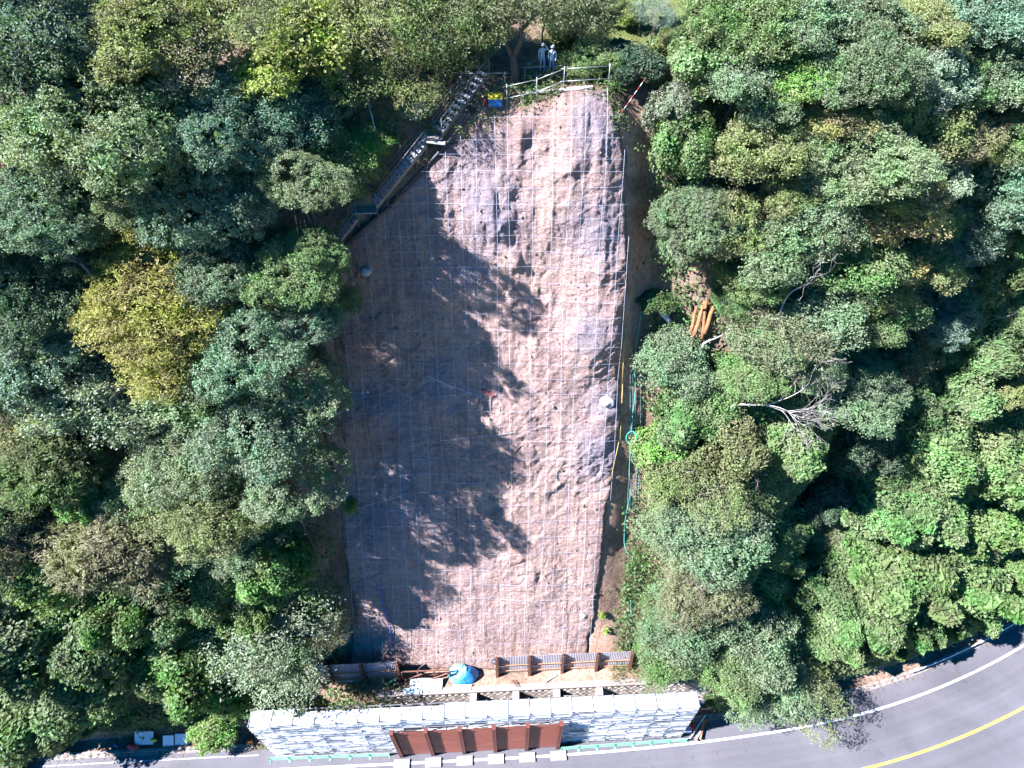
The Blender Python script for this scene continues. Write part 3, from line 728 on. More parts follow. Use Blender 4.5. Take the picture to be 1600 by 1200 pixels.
protos('feather', 3.2, (22, 23), lambda s: crown_mesh('crown', s, dome(G(s), 3.2, 5, 0.6), 0.8, 0.32, 15, 16, 0.22, 0.08, up=0.8, flat=0.4, spread=0.6))
protos('cypress', 3.6, (31, 32), lambda s: crown_mesh('crown', s, dome(G(s), 3.6, 6, 0.7), 0.5, 0.2, 13, 11, 0.20, 0.06, up=0.9, flat=1.2, spread=0.55, along_out=True))
protos('maple', 3.4, (41, 42), lambda s: crown_mesh('crown', s, dome(G(s), 3.4, 5, 0.55), 0.75, 0.4, 12, 13, 0.27, 0.2, up=0.6, flat=0.5, spread=0.55, keep=0.85))
protos('sparse', 3.4, (51, 52, 53), lambda s: crown_mesh('crown', s, dome(G(s), 3.4, 6, 0.6), 0.7, 0.42, 11, 10, 0.19, 0.08, up=0.3, spread=1.0, core=False, keep=0.85))
protos('glossy', 4.0, (61,), lambda s: crown_mesh('crown', s, dome(G(s), 4.0, 6, 0.7), 0.7, 0.34, 14, 13, 0.24, 0.11, up=0.2, spread=1.1))
def vine_ells(s, tall):
    g = G(s); es = [(0, 0, 0, 1.9, 1.8, 2.0 * tall)]
    for k in range(10):
        a = g.uniform(0, 6.28); q = g.uniform(0.9, 2.7); r = g.uniform(0.45, 1.3)
        es.append((q * math.cos(a), q * math.sin(a), g.uniform(-1.6, 0.6) * tall, r, r, r * g.uniform(0.9, 1.5) * tall))
    return es
protos('rim', 4.2, (91, 92, 93), lambda s: crown_mesh('crown', s, dome(G(s), 4.2, 7, 0.75), 0.7, 0.26, 17, 16, 0.175, 0.105, up=0.45, core=False, keep=0.88))
protos('vine', 3.0, (71, 72, 73, 74), lambda s: vine_mesh('crown', s, vine_ells(s, 1.25), 85, 0.185, 0.145))
protos('mound', 3.2, (81, 82, 83), lambda s: vine_mesh('crown', s, [(x, y, z * 0.7, rx, ry, rz * 0.62) for x, y, z, rx, ry, rz in vine_ells(s, 1.0)], 92, 0.175, 0.135))
TRUNKS = [trunk_mesh('trunk', 200 + i) for i in range(4)]
TW = {}
for s in (301, 302):
    g = G(s); mb = MB()
    for k in range(7):
        a = k * 0.9; branch_mb(mb, g, Vector((0, 0, -1.0)), Vector((math.cos(a) * 0.8, math.sin(a) * 0.8, 0.9)), 1.7, 0.05, 3, 4, 0.35, (2, 3), 0.72, 0.3, 0.7)
    TW[s] = mb
TWM = [TW[301].mesh('branches', M['deadbrown'], True), TW[302].mesh('branches', M['deadbrown'], True)]

NAMES = {'broccoli': 'evergreen_tree', 'rim': 'evergreen_tree', 'oak': 'broadleaf_tree', 'feather': 'feathery_tree', 'cypress': 'cypress_tree', 'maple': 'maple_tree', 'sparse': 'thin_leaved_tree', 'glossy': 'glossy_leaved_tree', 'vine': 'vine_covered_tree', 'mound': 'vine_mound'}
TINT = {'grey': (0.094, 0.130, 0.064), 'olive': (0.110, 0.130, 0.046), 'green': (0.085, 0.130, 0.046), 'blue': (0.078, 0.122, 0.074), 'dark': (0.060, 0.094, 0.050), 'vivid': (0.085, 0.15, 0.036),
        'lime': (0.135, 0.175, 0.035), 'yellow': (0.165, 0.168, 0.042), 'gold': (0.165, 0.152, 0.058), 'brown': (0.112, 0.112, 0.056), 'vine': (0.105, 0.165, 0.055), 'pale': (0.125, 0.155, 0.10), 'cyp': (0.078, 0.098, 0.036), 'straw': (0.165, 0.16, 0.10), 'silver': (0.078, 0.112, 0.076)}
tree_rng = G(99); tree_i = 0
def tree(px, py, rp, kind, tint, label, hc=None, group=None, squash=1.0, cat='tree', name=None):
    global tree_i
    tree_i += 1
    g = tree_rng
    rp = rp * {'vine': 1.25, 'mound': 1.35}.get(kind, 1.22)
    r0 = rp / 20.0
    if hc is None: hc = {'mound': 0.5, 'vine': 0.9}.get(kind, 0.42) * r0 + {'mound': 0.2, 'vine': 0.8}.get(kind, 3.0)
    c, _, gz = above(px, py, hc)
    r = rp / FPX * depth_of(c)
    opts = PROTO[kind]; near = sorted(opts, key=lambda q: abs(math.log(q[0] / r)))
    cands = [q for q in opts if abs(q[0] - near[0][0]) < 0.01]; Rn, me = cands[tree_i % len(cands)]
    s = r / Rn
    root = empty(name or NAMES[kind], (c.x, c.y, gz - 0.1), 0)
    tag(root, label, cat, group)
    h = c.z - gz + 0.1
    cr = link('crown', me, root, (0, 0, h), (0.0, 0.0, g.uniform(0, 6.28) if not (kind == 'feather' and rp > 90) else 0.0), (s, s, s * 0.8) if tint == 'yellow' else (s * g.uniform(0.84, 1.18), s * g.uniform(0.84, 1.18), s * squash * g.uniform(0.72, 0.95)))
    base_c = np.array(TINT[tint]) * (1.42 if kind in ('vine', 'mound') else 1.95) * g.uniform(0.88, 1.12) * np.array([g.uniform(0.93, 1.07), 1, g.uniform(0.93, 1.07)])
    cr.color = (*base_c, 1)
    tw = max(0.55, min(r * 0.5, h * 0.9)) * 1.3
    if kind in ('oak', 'broccoli', 'rim') and tree_i % 4 == 0:
        link('bare_twigs', TWM[tree_i % 3 % 2], root, (r * g.uniform(-0.4, 0.4), r * g.uniform(-0.5, 0.2), h + r * 0.28), (0, 0, g.uniform(0, 6.28)), (s * 0.5 * Rn / 3.0,) * 3)
    if kind == 'sparse':
        link('branches', TWM[tree_i % 2], root, (0, 0, h * 0.92), (0, 0, g.uniform(0, 6.28)), (s * 0.95,) * 3)
    link('trunk', TRUNKS[tree_i % 4], root, (0, 0, 0), (0, 0, g.uniform(0, 6.28)), (tw, tw, h))
    return root

exec_trees = []
T = exec_trees.append
# px, py, radius px, kind, tint, label [, height of crown centre]
# ---- upper left
T((60, 45, 82, 'glossy', 'silver', 'dark glossy tree flecked with silver in the top left corner'))
T((150, 60, 50, 'glossy', 'silver', 'smaller silver-flecked glossy tree beside the top left corner tree'))
T((232, 52, 74, 'broccoli', 'olive', 'olive green dense-crowned tree at the top edge, right of the silver-flecked trees'))
T((140, 190, 122, 'broccoli', 'grey', 'largest grey-green cauliflower-crowned tree in the upper left'))
T((8, 125, 40, 'oak', 'green', 'small fresh green tree on the left edge, below the silver-flecked tree'))
T((6, 215, 40, 'oak', 'olive', 'olive tree cut by the left edge beside the largest cauliflower crown'))
T((300, 85, 62, 'sparse', 'straw', 'greyish thinly leaved tree near the top, left of the lime green tree'))
T((320, 130, 42, 'oak', 'blue', 'small bluish green tree just below the greyish thinly leaved tree'))
T((400, 28, 66, 'sparse', 'olive', 'olive yellow thin tree on the top edge left of the lime tree'))
T((490, 62, 62, 'maple', 'lime', 'bright lime green tree at the top, left of the scaffold stairs'))
T((415, 115, 46, 'maple', 'lime', 'lower lime green tree directly above the blue-green canopy'))
T((590, 35, 80, 'sparse', 'olive', 'wide olive thin-leaved tree at the top between lime tree and crest tree'))
T((672, 55, 66, 'sparse', 'green', 'dark olive thin-leaved tree above the head of the stairs', 3.0))
T((640, 115, 50, 'sparse', 'olive', 'low olive tree left of the upper stair flight', 2.0))
T((545, 120, 55, 'sparse', 'green', 'shaded thin tree with bare trunks right of the lime tree', 3.0))
T((360, 195, 78, 'broccoli', 'blue', 'blue-green full-crowned tree below the lower lime tree'))
T((460, 185, 58, 'broccoli', 'blue', 'blue-green tree between the lime tree and the purple bare patch'))
T((262, 265, 56, 'broccoli', 'grey', 'grey-green tree at the lower right of the largest cauliflower crown'))
T((650, 172, 22, 'feather', 'pale', 'small pale green spreading tree left of the upper stair flight', 1.6))
T((60, 330, 80, 'broccoli', 'blue', 'dark blue-green tree on the left, above the leafless grey trunk'))
T((335, 320, 82, 'rim', 'blue', 'large blue-green tree right of the top of the yellow tree'))
T((395, 278, 58, 'rim', 'grey', 'grey-green tree just below the purple bare patch'))
T((520, 255, 62, 'oak', 'green', 'mid green tree below the bare trunks, left of the stairs', 3.2))
T((570, 225, 36, 'oak', 'vivid', 'fresh green bush-like tree against the left rail of the stairs', 1.6))
T((468, 282, 56, 'rim', 'grey', 'tall grey-green tree left of the foot of the scaffold stairs', 15.0))
T((468, 430, 74, 'rim', 'green', 'dark green tree overhanging the clearing below the stair foot', 13.0))
T((484, 392, 46, 'rim', 'green', 'green tree between the stair foot and the overhanging dark green tree', 13.0))
T((482, 500, 48, 'rim', 'blue', 'blue-green tree on the left rim right of the yellow tree', 13.5))
T((505, 470, 42, 'oak', 'green', 'small green tree on the left rim of the clearing below the stairs', 10.5))
T((235, 472, 98, 'feather', 'yellow', 'big yellow-leaved feathery tree on the left', 9.5))
T((55, 455, 84, 'oak', 'dark', 'dark green shaded tree on the left edge beside the leafless trunk'))
T((40, 560, 66, 'broccoli', 'blue', 'dark blue-green tree on the left edge level with the foot of the yellow tree'))
T((350, 420, 56, 'rim', 'blue', 'blue-green tree touching the upper right side of the yellow tree'))
T((165, 615, 66, 'oak', 'pale', 'pale grey-green tree below left of the yellow tree'))
T((35, 645, 52, 'sparse', 'gold', 'yellowish olive tree on the left edge above the cypress'))
T((85, 715, 88, 'cypress', 'cyp', 'broad dark cypress with rusty tips on the left'))
T((210, 835, 80, 'cypress', 'brown', 'olive brown cypress standing above the bright green vines'))
T((390, 545, 80, 'rim', 'blue', 'large blue-green tree right of the yellow tree, nearest to the clearing', 13.0))
T((460, 590, 60, 'rim', 'grey', 'grey-green tree leaning over the left rim at mid slope', 13.5))
T((290, 690, 76, 'oak', 'grey', 'grey-green tree below the foot of the yellow tree'))
T((420, 665, 76, 'rim', 'blue', 'blue-green tree in the middle of the left rim', 11.0))
T((340, 785, 80, 'oak', 'olive', 'olive green tree above the dark hollow on the left', 7.5))
T((445, 755, 60, 'rim', 'grey', 'grey-green tree on the left rim above the bright vine tree', 10.0))
T((30, 830, 62, 'oak', 'brown', 'brownish olive tree on the left edge below the broad cypress'))
T((150, 780, 36, 'maple', 'vivid', 'small bright green vine tree between the two cypresses'))
T((95, 890, 66, 'vine', 'vivid', 'bright green vine-covered tree left of the olive brown cypress'))
T((200, 930, 50, 'vine', 'vivid', 'vine-covered tree under the olive brown cypress'))
T((430, 890, 52, 'vine', 'vivid', 'bright vine-covered tree beside the lower left rim', 6.0))
T((345, 905, 42, 'vine', 'green', 'dark vine-covered tree in the hollow left of the lower rim'))
T((432, 998, 66, 'sparse', 'pale', 'grey twiggy leafy tree above the left end of the scaffold', 5.5))
T((435, 1008, 48, 'oak', 'grey', 'dense grey-green tree behind the twiggy one by the lower fence', 4.0))
T((508, 985, 28, 'sparse', 'brown', 'brownish thin bush at the lower left corner of the clearing'))
T((290, 1010, 58, 'vine', 'vivid', 'vine-covered tree left of the grey twiggy tree'))
T((165, 1005, 66, 'vine', 'green', 'rounded vine-covered tree in the lower left thicket'))
T((40, 985, 66, 'vine', 'green', 'vine-covered tree on the left edge of the lower left thicket'))
T((230, 1042, 50, 'vine', 'green', 'vine-covered tree above the two white panels'))
T((325, 1068, 50, 'vine', 'vivid', 'vine-covered tree beside the left end of the scaffold'))
T((338, 1140, 28, 'maple', 'vivid', 'bright green bush overhanging the road left of the scaffold', 2.0))
T((110, 1085, 66, 'vine', 'green', 'vine-covered tree low on the left above the road'))
T((25, 1100, 66, 'mound', 'green', 'vine mound in the bottom left corner'))
T((130, 1118, 36, 'mound', 'green', 'low vine mound at the roadside left of the white panels'))
T((50, 1155, 34, 'mound', 'olive', 'lowest vine mound at the bottom left road edge'))
# ---- top right
T((908, 40, 34, 'sparse', 'green', 'thin green bush behind the two workers', 1.6))
T((925, 92, 32, 'oak', 'green', 'dark green bush right of the two workers', 1.2))
T((985, 92, 44, 'mound', 'dark', 'dark grassy mound on the crest right of the railing'))
T((985, 22, 24, 'mound', 'lime', 'round yellow-green bush at the top edge'))
T((940, 15, 26, 'oak', 'olive', 'olive bush at the top edge left of the round yellow-green bush'))
T((1022, 25, 26, 'sparse', 'silver', 'grey spiky bush right of the round yellow-green bush'))
T((1120, 22, 50, 'oak', 'green', 'dark green tree at the top edge right of the dirt path'))
T((1200, 45, 56, 'oak', 'green', 'green tree at the top edge, second from the dirt path'))
T((1265, 30, 50, 'oak', 'grey', 'grey-green tree at the top edge, third from the dirt path'))
T((1090, 95, 46, 'vine', 'vine', 'vine-covered tree right of the striped pole'))
T((1150, 120, 54, 'oak', 'grey', 'grey-green rounded tree below the dirt path'))
T((1055, 165, 40, 'vine', 'pale', 'pale vine-covered tree on the upper right rim'))
T((1080, 215, 46, 'vine', 'vine', 'fresh vine-covered tree below the upper right rim'))
T((1180, 235, 64, 'oak', 'olive', 'olive tree with layered crown right of the upper right vines'))
T((1325, 115, 76, 'oak', 'grey', 'broad grey-green tree in the upper right, left of the yellowish tree'))
T((1250, 120, 46, 'oak', 'vivid', 'bright green small tree beside the dark gap in the upper right'))
T((1440, 45, 50, 'oak', 'olive', 'olive yellowish tree at the top edge on the right'))
T((1530, 30, 52, 'broccoli', 'blue', 'blue-green tree at the top edge near the right corner'))
T((1590, 60, 46, 'broccoli', 'grey', 'grey-green tree in the top right corner'))
T((1440, 120, 56, 'broccoli', 'pale', 'pale tree below the yellowish tree at the top edge'))
T((1545, 130, 60, 'broccoli', 'grey', 'rounded grey-green tree under the top right corner'))
T((1290, 185, 46, 'oak', 'gold', 'olive yellow tree above the large middle right crown'))
T((1335, 235, 80, 'broccoli', 'grey', 'largest grey-green crown in the upper right'))
T((1440, 200, 56, 'oak', 'olive', 'olive green tree left of the brown tree'))
T((1505, 210, 44, 'oak', 'brown', 'brown-leaved tree in the upper right'))
T((1575, 210, 50, 'broccoli', 'green', 'green tree on the right edge beside the brown tree'))
T((1460, 275, 52, 'broccoli', 'pale', 'pale grey-green tree below the brown tree'))
T((1560, 285, 62, 'feather', 'blue', 'layered blue-green tree on the right edge'))
T((1270, 305, 48, 'oak', 'grey', 'grey-green tree left of the upper yellow-green tree'))
T((1405, 320, 56, 'oak', 'gold', 'large yellow-green tree in the upper right', 7.5))
T((1395, 415, 38, 'maple', 'gold', 'small golden tree below the large yellow-green one', 5.5))
T((1495, 355, 56, 'broccoli', 'silver', 'silvery green tree right of the large yellow-green one'))
T((1585, 365, 42, 'oak', 'green', 'green tree on the right edge below the layered tree'))
T((1085, 342, 70, 'broccoli', 'grey', 'big rounded grey-green tree on the right rim beside the rock'))
T((1140, 345, 52, 'broccoli', 'olive', 'olive tree adjoining the big rounded one on the right rim'))
T((1215, 375, 58, 'oak', 'grey', 'grey-green tree above the upper pale dead branches'))
T((1320, 400, 60, 'oak', 'green', 'green tree right of the upper pale dead branches'))
T((1430, 470, 60, 'broccoli', 'silver', 'silvery tree below the small golden tree'))
T((1545, 420, 50, 'vine', 'green', 'dark vine-covered tree near the right edge'))
T((1285, 475, 54, 'oak', 'grey', 'grey-green tree below the upper pale dead branches'))
T((1215, 520, 62, 'sparse', 'brown', 'reddish-tipped tree right of the orange logs'))
T((1220, 525, 52, 'oak', 'grey', 'grey-green tree under the reddish-tipped one'))
T((1150, 470, 28, 'oak', 'green', 'small green tree directly right of the orange logs', 2.0))
T((1020, 465, 26, 'mound', 'green', 'small leafy mound left of the orange logs'))
T((1050, 558, 44, 'oak', 'grey', 'grey-green bushy tree below the uprooted trunk'))
T((1075, 640, 50, 'vine', 'vine', 'vine-covered tree left of the large pale dead branch'))
T((1125, 610, 40, 'vine', 'vine', 'vine clump directly above the foot of the large dead branch'))
T((1325, 605, 74, 'broccoli', 'grey', 'large grey-green tree right of the large pale dead branch'))
T((1395, 545, 52, 'oak', 'brown', 'brownish tree above the large grey-green tree on the right'))
T((1480, 500, 44, 'vine', 'vine', 'tall vine column below the silvery tree'))
T((1545, 545, 42, 'vine', 'vine', 'vine column near the right edge, upper one'))
T((1590, 490, 36, 'oak', 'green', 'green tree on the right edge above the vine columns'))
T((1590, 600, 40, 'oak', 'olive', 'olive tree on the right edge beside the vine columns'))
T((1515, 615, 46, 'vine', 'vine', 'vine column near the right edge, middle one'))
T((1460, 685, 50, 'vine', 'vine', 'big vine column facing the dark gully'))
T((1540, 715, 52, 'vine', 'vine', 'vine column near the right edge, lower one'))
T((1590, 690, 40, 'mound', 'vivid', 'bright vine mound on the right edge'))
T((1235, 695, 46, 'vine', 'vine', 'vine-covered tree left of the dark gully'))
T((1150, 690, 50, 'vine', 'olive', 'olive vine thicket below the large dead branch'))
T((1036, 690, 36, 'maple', 'vivid', 'fresh green shrub beside the turquoise rope coil', 2.0))
T((1050, 740, 42, 'oak', 'olive', 'olive shrub with bare roots on the right rim'))
T((1110, 770, 54, 'sparse', 'olive', 'tangled olive shrub with pale bent branches on the right rim'))
T((1052, 830, 46, 'oak', 'grey', 'grey-green shrubby tree on the right rim below the tangle'))
T((1110, 830, 56, 'oak', 'grey', 'grey-green tree between right rim and bright vine column'))
T((1212, 835, 48, 'vine', 'vine', 'bright vine column left of the dark gully'))
T((1105, 905, 58, 'oak', 'brown', 'brown-tinged tree low on the right rim'))
T((1190, 910, 42, 'vine', 'vine', 'vine-covered tree at the left side of the gully mouth'))
T((1290, 780, 40, 'vine', 'dark', 'dark vine column standing inside the gully'))
T((1290, 900, 46, 'mound', 'green', 'shaded vine mound on the gully floor'))
T((1048, 945, 38, 'sparse', 'green', 'thin green shrub at the lower right corner of the clearing', 1.8))
T((1080, 965, 50, 'oak', 'grey', 'grey-green shrub above the right end of the scaffold'))
T((1165, 985, 50, 'oak', 'grey', 'grey-green tree at the mouth of the gully'))
T((1380, 790, 56, 'mound', 'vine', 'vine mound right of the gully, uppermost'))
T((1455, 800, 54, 'mound', 'vine', 'vine mound right of the uppermost gully mound'))
T((1540, 810, 62, 'mound', 'vivid', 'broad bright vine mound near the right edge'))
T((1410, 880, 70, 'mound', 'vine', 'largest vine mound right of the gully'))
T((1500, 900, 62, 'mound', 'vine', 'vine mound between the largest one and the right edge'))
T((1585, 875, 46, 'mound', 'vivid', 'vine mound on the right edge above the road'))
T((1330, 950, 56, 'mound', 'vine', 'vine mound at the mouth of the gully'))
T((1430, 960, 50, 'mound', 'vine', 'vine mound above the road, middle of the row'))
T((1520, 938, 36, 'mound', 'vine', 'vine mound above the road, right end of the row'))
T((1300, 992, 40, 'mound', 'vine', 'vine mound reaching down to the road kerb'))
T((1380, 1000, 34, 'mound', 'olive', 'olive vine mound at the road kerb'))
T((1462, 988, 26, 'mound', 'vivid', 'small bright vine mound at the road kerb'))
T((1040, 1020, 36, 'oak', 'green', 'green bush behind the right end of the scaffold'))
T((1135, 1040, 46, 'oak', 'green', 'green tree right of the scaffold end'))
T((1200, 1055, 54, 'oak', 'grey', 'grey-green tree above the road, right of the scaffold'))
T((1262, 1085, 46, 'sparse', 'olive', 'drooping thin-leaved tree hanging over the road', 4.5))
T((1118, 1085, 26, 'mound', 'vivid', 'small leafy mound at the right end of the scaffold'))
T((740, 18, 50, 'oak', 'olive', 'olive tree at the top edge just left of the crest tree', 3.2))
T((735, 85, 36, 'sparse', 'olive', 'thin olive bush at the head of the stairs', 1.0))
T((850, 12, 40, 'sparse', 'green', 'thin green tree at the top edge behind the crest tree', 2.6))
T((884, 45, 20, 'mound', 'olive', 'olive bush behind the right worker'))
T((1060, 55, 24, 'mound', 'olive', 'low olive bush on the crest left of the dirt path'))
T((520, -30, 70, 'oak', 'olive', 'olive tree rising beyond the top edge above the lime tree'))
T((330, -20, 66, 'oak', 'olive', 'olive tree rising beyond the top edge left of the lime tree'))
T((640, -25, 66, 'oak', 'green', 'green tree rising beyond the top edge above the stairs'))
T((1010, -40, 40, 'oak', 'green', 'green tree beyond the top edge behind the round yellow-green bush'))
T((1180, -20, 56, 'oak', 'grey', 'grey-green tree beyond the top edge right of the dirt path'))
T((1340, 25, 56, 'broccoli', 'grey', 'grey-green tree at the top edge left of the yellowish one'))
T((1390, 165, 50, 'broccoli', 'olive', 'olive rounded tree between the broad grey-green crown and the pale tree'))
T((1235, 215, 40, 'oak', 'green', 'dark green tree between the layered olive and the largest upper right crown'))
T((1240, 300, 44, 'oak', 'olive', 'olive tree below the layered olive tree in the upper right'))
T((1540, 350, 40, 'broccoli', 'grey', 'grey-green tree left of the right edge beneath the layered tree'))
T((1375, 480, 46, 'oak', 'green', 'dark green tree left of the silvery tree on the right'))
T((1440, 400, 44, 'oak', 'olive', 'olive tree right of the small golden tree'))
T((1360, 680, 50, 'vine', 'dark', 'dark vine-clad tree on the right bank of the gully head'))
T((1420, 620, 50, 'vine', 'green', 'green vine-clad tree between the large grey-green tree and the vine columns'))
T((1290, 350, 46, 'oak', 'grey', 'grey-green tree between the two rows above the upper dead branches'))
T((1345, 330, 40, 'broccoli', 'green', 'green rounded tree left of the large yellow-green one'))
T((1455, 340, 36, 'oak', 'green', 'green tree squeezed between the yellow-green and silvery trees'))
T((1350, 455, 40, 'oak', 'olive', 'olive tree below right of the upper dead branches'))
T((1500, 440, 40, 'broccoli', 'grey', 'grey-green tree right of the silvery tree below the golden one'))
T((1270, 570, 44, 'oak', 'grey', 'grey-green tree just above the large dead branch'))
T((1170, 590, 36, 'oak', 'green', 'green tree above the middle of the large dead branch'))
T((1180, 440, 40, 'oak', 'green', 'green tree above right of the orange logs'))
T((1215, 160, 40, 'oak', 'grey', 'grey-green tree right of the rounded one below the dirt path'))
T((1370, 200, 40, 'broccoli', 'grey', 'grey-green tree above the right shoulder of the largest upper right crown'))
T((1500, 130, 44, 'broccoli', 'green', 'green tree between the pale tree and the rounded one under the right corner'))
T((1530, 230, 36, 'broccoli', 'olive', 'olive tree right of the brown-leaved tree'))
T((1395, 260, 36, 'oak', 'green', 'green tree above the large yellow-green one'))
T((200, 130, 44, 'broccoli', 'olive', 'olive tree between the two largest crowns of the upper left'))
T((310, 240, 44, 'broccoli', 'grey', 'grey-green tree left of the tree below the purple bare patch'))
T((200, 300, 46, 'broccoli', 'grey', 'grey-green tree above the tip of the yellow tree'))
T((120, 520, 44, 'oak', 'blue', 'blue-green tree left of the foot of the yellow tree'))
T((330, 610, 44, 'broccoli', 'blue', 'blue-green tree right of the foot of the yellow tree'))
T((230, 760, 44, 'oak', 'grey', 'grey-green tree above the olive brown cypress'))
T((375, 850, 44, 'oak', 'grey', 'grey-green tree above the dark vine tree in the hollow'))
T((285, 610, 60, 'broccoli', 'grey', 'grey-green tree tucked under the right foot of the yellow tree'))
T((105, 395, 42, 'oak', 'dark', 'dark tree behind the leafless grey trunk'))
T((300, 372, 36, 'broccoli', 'blue', 'blue-green tree behind the top of the yellow tree'))
T((538, 292, 26, 'mound', 'vivid', 'fresh green shrub left of the lower stair flight'))
T((270, 850, 50, 'oak', 'dark', 'dark tree in the hollow right of the olive brown cypress'))
T((265, 950, 44, 'vine', 'green', 'green vine-clad tree in the middle of the lower left thicket'))
T((385, 950, 40, 'vine', 'vivid', 'vine-clad tree just above the grey twiggy tree'))
for k, (px, py, rp) in enumerate([(-70, 120, 90), (-60, 330, 90), (-70, 560, 90), (-80, 780, 90), (-70, 960, 80)]):
    T((px, py, rp, 'broccoli', 'grey', 'canopy tree beyond the left edge, %s from the top' % ['first', 'second', 'third', 'fourth', 'fifth'][k], None, 'trees beyond the left edge'))
for k, (px, py, rp) in enumerate([(1670, 120, 80), (1670, 320, 80), (1670, 520, 80), (1670, 700, 70), (1670, 850, 70)]):
    T((px, py, rp, 'broccoli', 'grey', 'canopy tree beyond the right edge, %s from the top' % ['first', 'second', 'third', 'fourth', 'fifth'][k], None, 'trees beyond the right edge'))
for t in exec_trees: tree(*t)
# ------------------------------------------------------------------ undergrowth and grass
def scatter_leaves(name, n, area_fn, seed, ll, lw, hmax, color, clump=9, label=None, cat=None, blades=False):
    g = G(seed); x, v = area_fn(g, n // clump)
    P = land(x, v); nn = normal(v)
    w = g.uniform(0.1, 1, len(P))[:, None]
    P = P + nn * (w * hmax * 0.5) + np.array([0, 0, 1]) * (w * hmax * 0.6)
    C = (P[:, None, :] + g.normal(size=(len(P), clump, 3)) * np.array([0.3, 0.3, 0.22])).reshape(-1, 3)
    if blades:
        up = np.tile(np.array([0, 0, 1.0]), (len(C), 1)) + 0.5 * g.normal(size=C.shape); nr = g.normal(size=C.shape)
        vv, f, a = leaf_quads(C, nr, ll, lw, g, up)
    else:
        nr = np.repeat(nn, clump, 0) * 0.6 + np.array([0, 0, 0.6]) + 0.65 * g.normal(size=C.shape)
        vv, f, a = leaf_quads(C, nr, ll, lw, g)
    o = link(name, mesh_np(name, vv, f, M['leaf'], False, {'rnd': a})); o.color = (*color, 1)
    tag(o, label, cat, kind='stuff'); return o
def forest_floor(g, n):
    x = g.uniform(-48, 62, n * 2); v = g.uniform(1.5, 72, n * 2)
    sd = poly_sd(x, v); m = fbm(x * 0.25, v * 0.25, 3, 77)
    ok = (sd < -0.7) & ~((x > 4) & (sd > -2.2) & (g.uniform(size=len(x)) < 0.94)) & ~((np.abs(x) < 19.5) & (v < V_SLOPE0 + 0.4) & (x > -11)) & ~((x < 1) & (v > 38) & (sd > -2.6) & (g.uniform(size=len(x)) < 0.6))
    ok &= ~((v > V_CREST) & (m < 0.12)) & (m > -0.62)
    return x[ok][:n], v[ok][:n]
scatter_leaves('undergrowth', 200000, forest_floor, 401, 0.26, 0.19, 0.8, (0.11, 0.17, 0.058), 9, 'mixed green undergrowth covering the forest floor on both sides of the clearing', 'undergrowth')
def vine_carpet(name, label, n, box, seed, color):
    g = G(seed); x = g.uniform(box[0], box[1], n); v = g.uniform(box[2], box[3], n)
    sd = poly_sd(x, v); edge = np.minimum.reduce([x - box[0], box[1] - x, box[3] - v]) + 2.5 * fbm(x * 0.2, v * 0.2, 3, seed)
    ok = (sd < -2.5) & (edge > 0.6) & ~((np.abs(x) < 19.5) & (v < V_SLOPE0 + 1)); x = x[ok]; v = v[ok]
    hgt = lambda a, b: 0.4 + 2.6 * np.abs(fbm(a * 0.16, b * 0.16, 4, seed + 1, 0.55)) ** 0.8 * sstep(0, 5, b) + 0.5 * fbm(a * 0.7, b * 0.7, 3, seed + 2)
    e = 0.3; h0 = hgt(x, v); gxn = (hgt(x + e, v) - h0) / e; gvn = (hgt(x, v + e) - h0) / e
    nn = normal(v); P = land(x, v) + nn * h0[:, None] * 0.6 + np.array([0, 0, 0.5]) * h0[:, None]
    tv = np.stack([0 * v, nn[:, 2], -nn[:, 1]], -1)
    N2 = nn + np.array([0, 0, 0.35]) - np.array([1.0, 0, 0]) * gxn[:, None] * 0.8 - tv * gvn[:, None] * 0.8 + 0.42 * g.normal(size=P.shape)
    P = P + 0.10 * g.normal(size=P.shape)
    vv, f, a = leaf_quads(P, N2, 0.215, 0.165, g)
    o = link(name, mesh_np(name, vv, f, M['leaf'], False, {'rnd': a})); o.color = (*color, 1); tag(o, label, 'ground cover', kind='stuff')
vine_carpet('vine_carpet', 'leafy vines blanketing the lower right hillside above the road', 170000, (18, 60, 1.5, 48), 420, (0.13, 0.20, 0.066))
vine_carpet('vine_carpet', 'leafy vines blanketing the lower left hillside', 80000, (-46, -13, 2.5, 28), 430, (0.105, 0.175, 0.05))
def crest_grass(g, n):
    x = g.uniform(-12, 30, n * 3); v = g.uniform(V_CREST - 1.0, V_CREST + 28, n * 3)
    ok = (poly_sd(x, v) < 0.4) & (fbm(x * 0.3, v * 0.3, 4, 78) > -0.12)
    return x[ok][:n], v[ok][:n]
scatter_leaves('grass', 30000, crest_grass, 402, 0.34, 0.035, 0.15, (0.16, 0.18, 0.055), 14, 'rough grass on the crest behind the cleared slope', 'grass', True)
def rim_grass(g, n):
    x = g.uniform(9.0, 14, n * 4); v = g.uniform(5.2, 20, n * 4)
    sd = poly_sd(x, v); ok = (sd < -2.0) & (sd > -5)
    return x[ok][:n], v[ok][:n]
scatter_leaves('rim_grass', 9000, rim_grass, 403, 0.3, 0.04, 0.2, (0.11, 0.17, 0.05), 14, 'green grass on the low right rim beside the turquoise rope', 'grass', True)
def weeds(g, n):
    x = g.uniform(-13, 10.5, n * 4); v = V_CREST - 1.5 + g.uniform(-2.2, 2.5, n * 4)
    sd = poly_sd(x, v); ok = (sd > -1.6) & (sd < 0.9) & (fbm(x * 0.5, v * 0.5, 3, 79) > 0.0)
    return x[ok][:n], v[ok][:n]
scatter_leaves('crest_weeds', 5000, weeds, 404, 0.2, 0.1, 0.5, (0.10, 0.15, 0.045), 10, 'low weeds along the top lip of the cleared slope', 'weeds')
